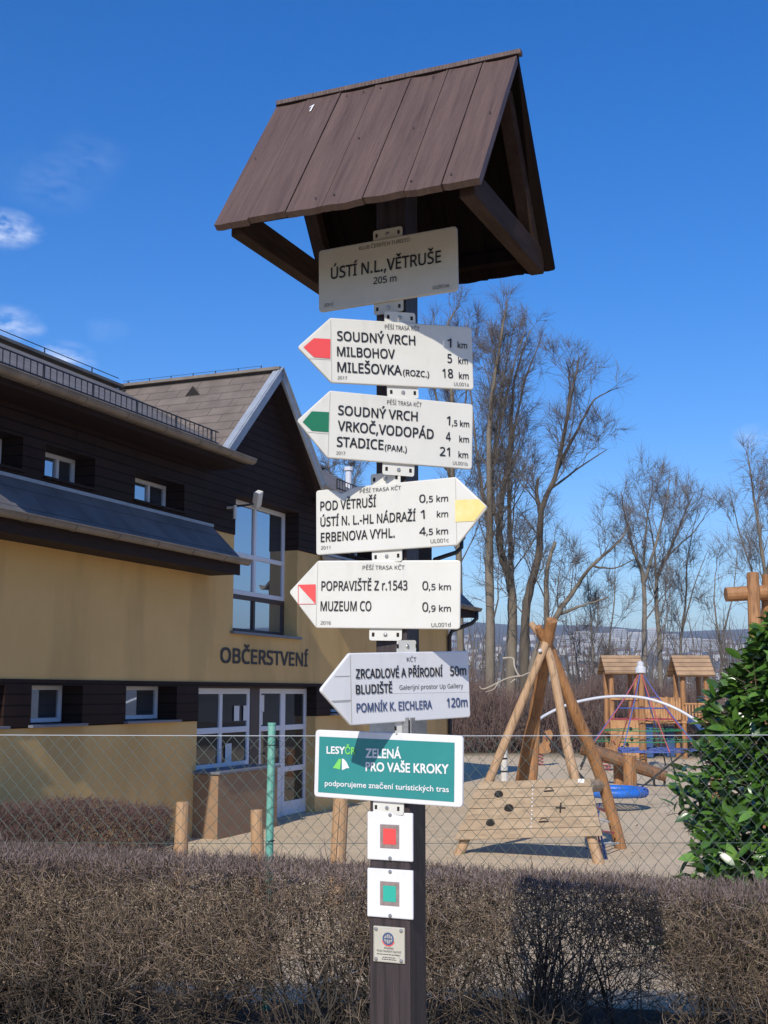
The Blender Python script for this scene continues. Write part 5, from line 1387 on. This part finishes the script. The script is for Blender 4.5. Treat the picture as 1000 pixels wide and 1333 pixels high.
# white barked stake and the broken pale limb near the thicket
p = at(656, 1006, 24.5); wpst = base('birch_stake', p, 'thin white birch stake standing behind the leaning logs', 'stake')
o = MB(); t = at(657, 958, 24.5); o.tube([(0, 0, -.2), (.01, 0, t.z * .5), (t.x - p.x, 0, t.z)], [.075, .07, .055], 10); o.build('stem', M['birch'], wpst)
o = MB()
for zz in (.3, .55, .8): o.tube([(.005, 0, zz), (.005, 0, zz + .03)], .0755, 10, caps=False)
o.build('dark_band', M['hole'], wpst)
YB = 41.0; O = at(676, 880, YB); bl = bpy.data.objects.new('broken_limb', None); COL.objects.link(bl); bl.location = O; tag(bl, 'pale barkless broken limb caught in the thicket top', 'branch')
def limb(pts, r0, r1):
    p, r = smooth_pts([at(x, y, YB + dy) - O for x, y, dy in pts], list(np.linspace(r0, r1, len(pts))), 4); mb.tube(p, r, 7)
mb = MB(); limb([(655, 857, .4), (668, 857, .2), (670, 868, 0), (677, 880, -.1), (690, 876, .1), (712, 879, .2)], .035, .018); mb.build('limb', M['bare_limb'], bl)
mb = MB(); limb([(677, 880, -.1), (664, 882, 0), (650, 888, .1), (643, 897, .1), (632, 901, 0)], .03, .012); limb([(650, 888, .1), (630, 897, .3), (624, 893, .3)], .03, .01); limb([(671, 884, 0), (664, 889, 0)], .03, .008); mb.build('side_limb', M['bare_limb'], bl)

# ================================================================== BARE TREES
def bare_tree(name, label, Y, trunks, seed, bark='bark', twig='twig_tree', group=None, dens=1.0, spread=.75, reach=1.0, thin=1.0, levels=3):
    """trunks: list of (points seen in the photograph, root radius, tip radius); limbs and twigs are grown from them"""
    rr = random.Random(seed)
    b0 = at(*trunks[0][0][0], Y); O = Vector((b0.x, b0.y, 0)); gz = ground_z(O.x, O.y)
    root = bpy.data.objects.new(name, None); COL.objects.link(root); root.location = (O.x, O.y, gz); O.z = gz
    tag(root, label, 'tree', group)
    tm, cm = MB(), MB(); TP, TD, TL, TR = [], [], [], []
    def rnd(s): return Vector((rr.gauss(0, s), rr.gauss(0, s), rr.gauss(0, s)))
    def limb(p, d, L, r, lvl):
        n = 5 if lvl == 1 else 4; pts = [p.copy()]; ds = []; d = d.normalized(); q = p.copy()
        for i in range(n):
            d = (d + rnd(.13) + Vector((0, 0, .12 if lvl < 3 else .05))).normalized(); q = q + d * (L / n); pts.append(q.copy()); ds.append(d.copy())
        cm.tube(pts, [max(.0055, r * (1 - .80 * i / n)) for i in range(n + 1)], 5 if lvl == 1 else 3, caps=False)
        if lvl >= levels:
            for k in range(int(rr.uniform(5, 7.5) * dens)):
                t = rr.uniform(.15, 1); i = min(n - 1, int(t * n)); a = pts[i].lerp(pts[i + 1], t * n - i); e = (ds[i] + rnd(.42)).normalized()
                TP.append(a); TD.append(e); TL.append(rr.uniform(.4, 1.0) * thin); TR.append(rr.uniform(.0042, .0065))
            return
        for k in range(int((6 if lvl == 1 else 4.6) * dens * rr.uniform(.8, 1.2))):
            t = .22 + .78 * (k + rr.random()) / (5 * dens); t = min(t, .99); i = min(n - 1, int(t * n)); a = pts[i].lerp(pts[i + 1], t * n - i)
            e = (ds[i] * 1.0 + rnd(.62)); e.z += .12
            limb(a, e, L * rr.uniform(.38, .62) * (1.05 - .4 * t), r * (.5 - .22 * t), lvl + 1)
    for ti, (pl, r0, r1) in enumerate(trunks):
        pts = [at(x, y, Y + (rr.uniform(-.6, .6) * (1 if j else 0)) + (.35 * ti)) - O for j, (x, y) in enumerate(pl)]
        if ti == 0: pts[0].z = -.3
        rads = [.76 * r0 + (r1 * .7 - .76 * r0) * (k / (len(pts) - 1)) ** .75 for k in range(len(pts))]
        p, r = smooth_pts(pts, rads, 5)
        r = [q * rr.uniform(.93, 1.07) for q in r]
        if ti == 0 and r0 > .12: r[0] *= 1.35; r[1] *= 1.12
        p = [q + rnd(.012) for q, a in zip(p, r)]
        tm.tube(p, r, 9 if r0 > .12 else 6)
        m = len(p); Ltot = sum((p[i + 1] - p[i]).length for i in range(m - 1))
        nl = int(Ltot * 1.3 * dens)
        for k in range(nl):
            t = (.16 if ti == 0 else .12) + .84 * (k + rr.random()) / nl; i = min(m - 2, int(t * (m - 1))); a = p[i].lerp(p[i + 1], t * (m - 1) - i)
            ax = (p[i + 1] - p[i]).normalized(); az = rr.uniform(0, 6.283)
            side = Vector((math.cos(az), math.sin(az) * .8, 0))
            e = side * spread * rr.uniform(.5, 1.0) + ax * .65 + Vector((0, 0, .34))
            LL = (.75 + (1 - t) * 2.6) * rr.uniform(.55, 1.15) * reach
            limb(a, e, LL, min(r[i] * .36, .010 + .0095 * LL), 2 if LL < 1.3 else 1)
    tm.build('trunk', M[bark], root, smooth=True)
    cr = cm.build('crown', M[twig], root)
    if TP:
        V, Fq = spikes(np.array([tuple(v) for v in TP]), np.array([tuple(v) for v in TD]), np.array(TL), np.array(TR), .05)
        mesh_np('fine_twigs', V, Fq, M[twig], cr)
    return root
GT = 'bare trees beyond the playground'
bare_tree('bare_tree', 'tall straight grey trunk just right of the white signs, twigs rising highest', 46.0, [([(636, 980), (638, 846), (637, 720), (637, 644), (637, 565), (644, 490), (655, 424), (661, 389)], .30, .035), ([(637, 640), (650, 560), (668, 480), (684, 430)], .10, .02), ([(637, 700), (622, 600), (612, 500), (607, 420)], .09, .02)], 11, group=GT, reach=1.05)
bare_tree('bare_tree', 'dark forked trunk between the straight grey trunk and the leaning dark one', 47.5, [([(664, 982), (666, 846), (666, 763), (651, 714), (652, 662), (663, 591), (666, 538), (672, 486), (690, 430)], .34, .03), ([(666, 780), (664, 690), (664, 600), (680, 510), (704, 440)], .17, .025), ([(652, 700), (640, 620), (655, 500), (672, 415)], .12, .02)], 12, 'bark', group=GT, reach=1.05)
bare_tree('bare_tree', 'darkest trunk leaning right with a broken stub halfway up', 45.0, [([(681, 978), (683, 846), (686, 785), (701, 723), (705, 666), (723, 618), (736, 556), (749, 490), (754, 466)], .30, .04), ([(704, 668), (699, 642), (701, 622)], .14, .07), ([(725, 612), (752, 560), (775, 520), (806, 505)], .11, .02), ([(738, 550), (742, 500), (738, 470)], .08, .02), ([(712, 640), (760, 605), (790, 585)], .07, .02)], 13, 'bark_dark', group=GT, reach=1.0)
bare_tree('bare_tree', 'low bare tree sweeping far right from behind the crossed logs', 44.0, [([(690, 978), (692, 870), (727, 798), (749, 767), (771, 736), (806, 705), (822, 680)], .22, .03), ([(727, 800), (760, 788), (792, 778)], .09, .03), ([(712, 820), (712, 745), (723, 706)], .15, .09), ([(771, 736), (800, 740), (826, 728)], .06, .02)], 14, group=GT, reach=.85, dens=.85)
bare_tree('bare_tree', 'pale slender tree with a forked crown right of centre, its trunk straight', 50.0, [([(838, 978), (839, 846), (838, 754), (825, 719), (818, 690), (808, 640)], .20, .025), ([(838, 760), (852, 715), (866, 660), (872, 625)], .11, .02), ([(838, 735), (842, 680), (850, 630), (846, 618)], .07, .015)], 15, 'bark_pale', 'twig_warm', GT, reach=.95)
bare_tree('bare_tree', 'pale tree right beside the slender one, its trunk bending right above the far turret', 52.0, [([(862, 978), (859, 842), (855, 758), (877, 706), (894, 662), (905, 640)], .19, .02), ([(856, 770), (850, 700), (838, 650)], .09, .015), ([(868, 726), (905, 690), (925, 660)], .07, .015)], 16, 'bark_pale', 'twig_warm', GT, reach=.9)
bare_tree('bare_tree', 'thin young tree between the pale trees and the laurel', 54.0, [([(886, 978), (886, 850), (893, 780), (896, 720), (908, 670)], .12, .015), ([(888, 820), (905, 760), (922, 715)], .06, .015)], 17, 'bark_pale', 'twig_warm', GT, reach=.8, dens=.9)
bare_tree('bare_tree', 'bare tree cut by the right edge above the log beam', 48.0, [([(1004, 978), (1002, 850), (996, 745), (985, 670), (978, 620), (972, 585)], .18, .02), ([(1000, 800), (985, 760), (965, 700), (950, 640)], .09, .015), ([(997, 750), (1012, 690), (1020, 620), (1015, 590)], .10, .02)], 18, 'bark', 'twig_warm', GT, reach=.85)
bare_tree('bare_tree', 'tree mostly hidden behind the signs, its twigs left of the straight grey trunk', 49.0, [([(602, 980), (597, 720), (589, 615), (588, 515), (582, 430), (598, 398)], .24, .025), ([(590, 640), (575, 560), (562, 470), (566, 410)], .12, .02), ([(592, 600), (606, 520), (612, 440)], .09, .02)], 19, group=GT, reach=.95)
bare_tree('bare_tree', 'thin pale saplings in a clump low between the dark trees and the pale pair', 51.0, [([(770, 978), (772, 860), (768, 790), (764, 740)], .09, .015), ([(772, 978), (790, 860), (800, 780), (800, 720)], .08, .015), ([(770, 978), (752, 870), (742, 800)], .07, .015)], 20, 'bark_pale', 'twig_warm', GT, reach=.75)
bare_tree('bare_tree', 'low tree showing fine twigs over the roof right of the gable', 44.0, [([(440, 1000), (438, 760), (432, 660), (428, 600)], .14, .02), ([(437, 720), (455, 650), (470, 600)], .08, .015), ([(436, 700), (415, 640), (405, 600)], .07, .015)], 21, group=GT, reach=.8)
bare_tree('bare_tree', 'thin leaning tree at the far right between the pale pair and the edge', 55.0, [([(945, 978), (940, 860), (930, 780), (935, 720)], .10, .015), ([(938, 840), (955, 770), (960, 715)], .06, .015)], 22, 'bark_pale', 'twig_warm', GT, reach=.75, dens=.85)

# trees standing off to the right of the view, mirrored in the windows of the gable
bare_tree('bare_tree', 'broad bare tree off to the right, mirrored in the tall gable window', 24.0, [([(2390, 1010), (2385, 800), (2400, 500), (2380, 250), (2420, 60)], .26, .03), ([(2390, 700), (2300, 420), (2260, 200)], .13, .02), ([(2392, 620), (2500, 380), (2540, 180)], .12, .02)], 31, group=GT, reach=1.1)
bare_tree('bare_tree', 'slim bare tree off to the right beside the broad one, mirrored in the windows', 27.0, [([(2130, 1000), (2120, 760), (2140, 480), (2110, 250)], .20, .03), ([(2125, 650), (2060, 430), (2040, 280)], .10, .02)], 32, group=GT, reach=1.0)
bare_tree('bare_tree', 'leaning bare tree off to the right, mirrored beside the window post', 25.0, [([(2700, 1010), (2720, 760), (2680, 480), (2650, 220)], .22, .03), ([(2715, 700), (2820, 450), (2850, 260)], .11, .02)], 33, group=GT, reach=1.0)

# thicket behind the playground: reads as one mass
def thicket():
    c = np.array([9.0, 45.0, 0.0]); n = 15000
    xs = rng.uniform(-10, 13, n) + c[0]; ys = rng.uniform(-1.3, 3.2, n) + 44.4
    hh = 3.05 + .35 * np.sin(xs * .9) + .25 * np.sin(xs * 2.3 + 1) - .10 * np.clip(xs - 8, 0, 9) ; t = rng.uniform(0, 1, n) ** 1.1
    P = np.stack([xs, ys, t * hh * .72 - .1], 1)
    D = rng.normal(0, .28, (n, 3)); D[:, 2] = 1
    V1, F1 = spikes(P - c, D, rng.uniform(.5, 1.15, n), rng.uniform(.007, .014, n), .06)
    m = 16000; i = rng.integers(0, n, m); P2 = P[i] + np.stack([0 * t[i], 0 * t[i], rng.uniform(0, .6, m)], 1); D2 = rng.normal(0, .8, (m, 3)); D2[:, 2] = np.abs(D2[:, 2])
    V2, F2 = spikes(P2 - c, D2, rng.uniform(.2, .55, m), rng.uniform(.005, .008, m), .08)
    o = mesh_np('thicket', np.concatenate([V1, V2]), np.concatenate([F1, F2 + len(V1)]), M['thicket']); o.location = c
    tag(o, 'reddish brown bare thicket behind the playground', 'thicket', kind='stuff')
thicket()
def far_wood():
    """bare woods on the near slope beyond the thicket"""
    n = 9000; r = rng.uniform(66, 150, n); a = rng.uniform(-.12, .36, n)
    P = np.stack([r * np.sin(a), r * np.cos(a), np.zeros(n)], 1); P[:, 2] = [ground_z(x, y) for x, y, _ in P]
    big = rng.uniform(0, 1, n) < .12
    D = rng.normal(0, .10, (n, 3)); D[:, 2] = 1
    P[:, 2] += np.where(big, 0, rng.uniform(0, 5.0, n))
    D[~big] += rng.normal(0, .35, ((~big).sum(), 3))
    V, Fq = spikes(P, D, np.where(big, rng.uniform(4, 8, n), rng.uniform(1.0, 2.6, n)), np.where(big, .06, .022), .04)
    tag(mesh_np('slope_wood', V, Fq, M['twig_tree']), 'bare wood on the slope beyond the thicket', 'wood', kind='stuff')
far_wood()

# ================================================================== THE TOWN ACROSS THE VALLEY
def town_mesh():
    mb = MB(); rr = random.Random(9)
    for i in range(430):
        a = rr.uniform(-.02, .40); r = rr.uniform(780, 2300)
        if rr.random() > .35 + .65 * (1 - abs(r - 1300) / 1200): continue
        x, y = r * math.sin(a), r * math.cos(a); z = hill_z(r, a) - 2
        w, d, h = rr.uniform(7, 13), rr.uniform(6, 9), rr.uniform(6, 11); th = rr.uniform(0, 3.14)
        mx = Matrix.Translation((x, y, z)) @ Matrix.Rotation(th, 4, 'Z')
        mb.cur = 0; mb.box(-w / 2, w / 2, -d / 2, d / 2, 0, h, mx)
        mb.cur = 1; mb.add([mx @ Vector(p) for p in ((-w / 2 - .4, -d / 2 - .4, h), (w / 2 + .4, -d / 2 - .4, h), (w / 2 + .4, d / 2 + .4, h), (-w / 2 - .4, d / 2 + .4, h), (-w / 2, 0, h + 3), (w / 2, 0, h + 3))], [(0, 1, 5, 4), (2, 3, 4, 5), (0, 4, 3), (1, 2, 5)])
    o = mb.build('town', [M['house_w'], M['house_r']]); tag(o, 'town of small pale houses across the valley', 'town', kind='stuff')
town_mesh()
def block(px, py, r, w, h, yaw):
    d = px_dir(px, py); x = d.x / d.y * r; a = math.atan2(x, r); rr_ = math.hypot(x, r); z = hill_z(rr_, a)
    o = bpy.data.objects.new('apartment_block', None); COL.objects.link(o); o.location = (x, r, z - 3); o.rotation_euler = (0, 0, yaw)
    tag(o, 'pale apartment block far off in the town across the valley', 'apartment block', 'apartment blocks across the valley')
    mb = MB(); mb.box(-w / 2, w / 2, -6, 6, 0, h); mb.box(-w / 2 + 2, w / 2 - 2, -4, 4, h, h + 1.5); mb.build('wall', M['house_w'], o)
    mb = MB()
    for k in range(int((h - 3) / 3)): mb.box(-w / 2 + 1.2, w / 2 - 1.2, -6.06, -6.01, 4 + k * 3, 5.4 + k * 3)
    b = mb.build('window_bands', M['house_win'], o); b['kind'] = 'stuff'
for args in ((786, 842, 1850, 30, 22, .2), (796, 846, 1700, 26, 18, -.1), (806, 842, 1900, 22, 30, .3), (814, 847, 1650, 34, 18, .1), (828, 841, 1950, 26, 26, .0), (842, 845, 1750, 30, 20, .25), (852, 840, 2000, 20, 32, -.2), (862, 846, 1700, 30, 16, .1), (872, 842, 1880, 26, 24, .4), (884, 846, 1700, 24, 18, .0), (742, 846, 1700, 28, 18, .2), (758, 843, 1850, 24, 22, .0), (900, 844, 1800, 30, 18, .1), (925, 846, 1700, 30, 18, .3), (768, 850, 1500, 24, 14, .1)):
    block(*args)

# ================================================================== HAZE
hz = MB(); hz.box(-5600, 5600, -5600, 5600, -75, 235)
hm = bpy.data.materials.new('haze'); hm.use_nodes = True
hn, hl = nodes_of(hm); hn.clear(); ho = hn.new('ShaderNodeOutputMaterial'); hv = hn.new('ShaderNodeVolumePrincipled')
hv.inputs['Color'].default_value = (0.80, 0.88, 1.0, 1); hv.inputs['Density'].default_value = 0.0003; hv.inputs['Anisotropy'].default_value = 0.2
hl.new(hv.outputs[0], ho.inputs['Volume'])
tag(hz.build('haze', hm), kind='stuff')
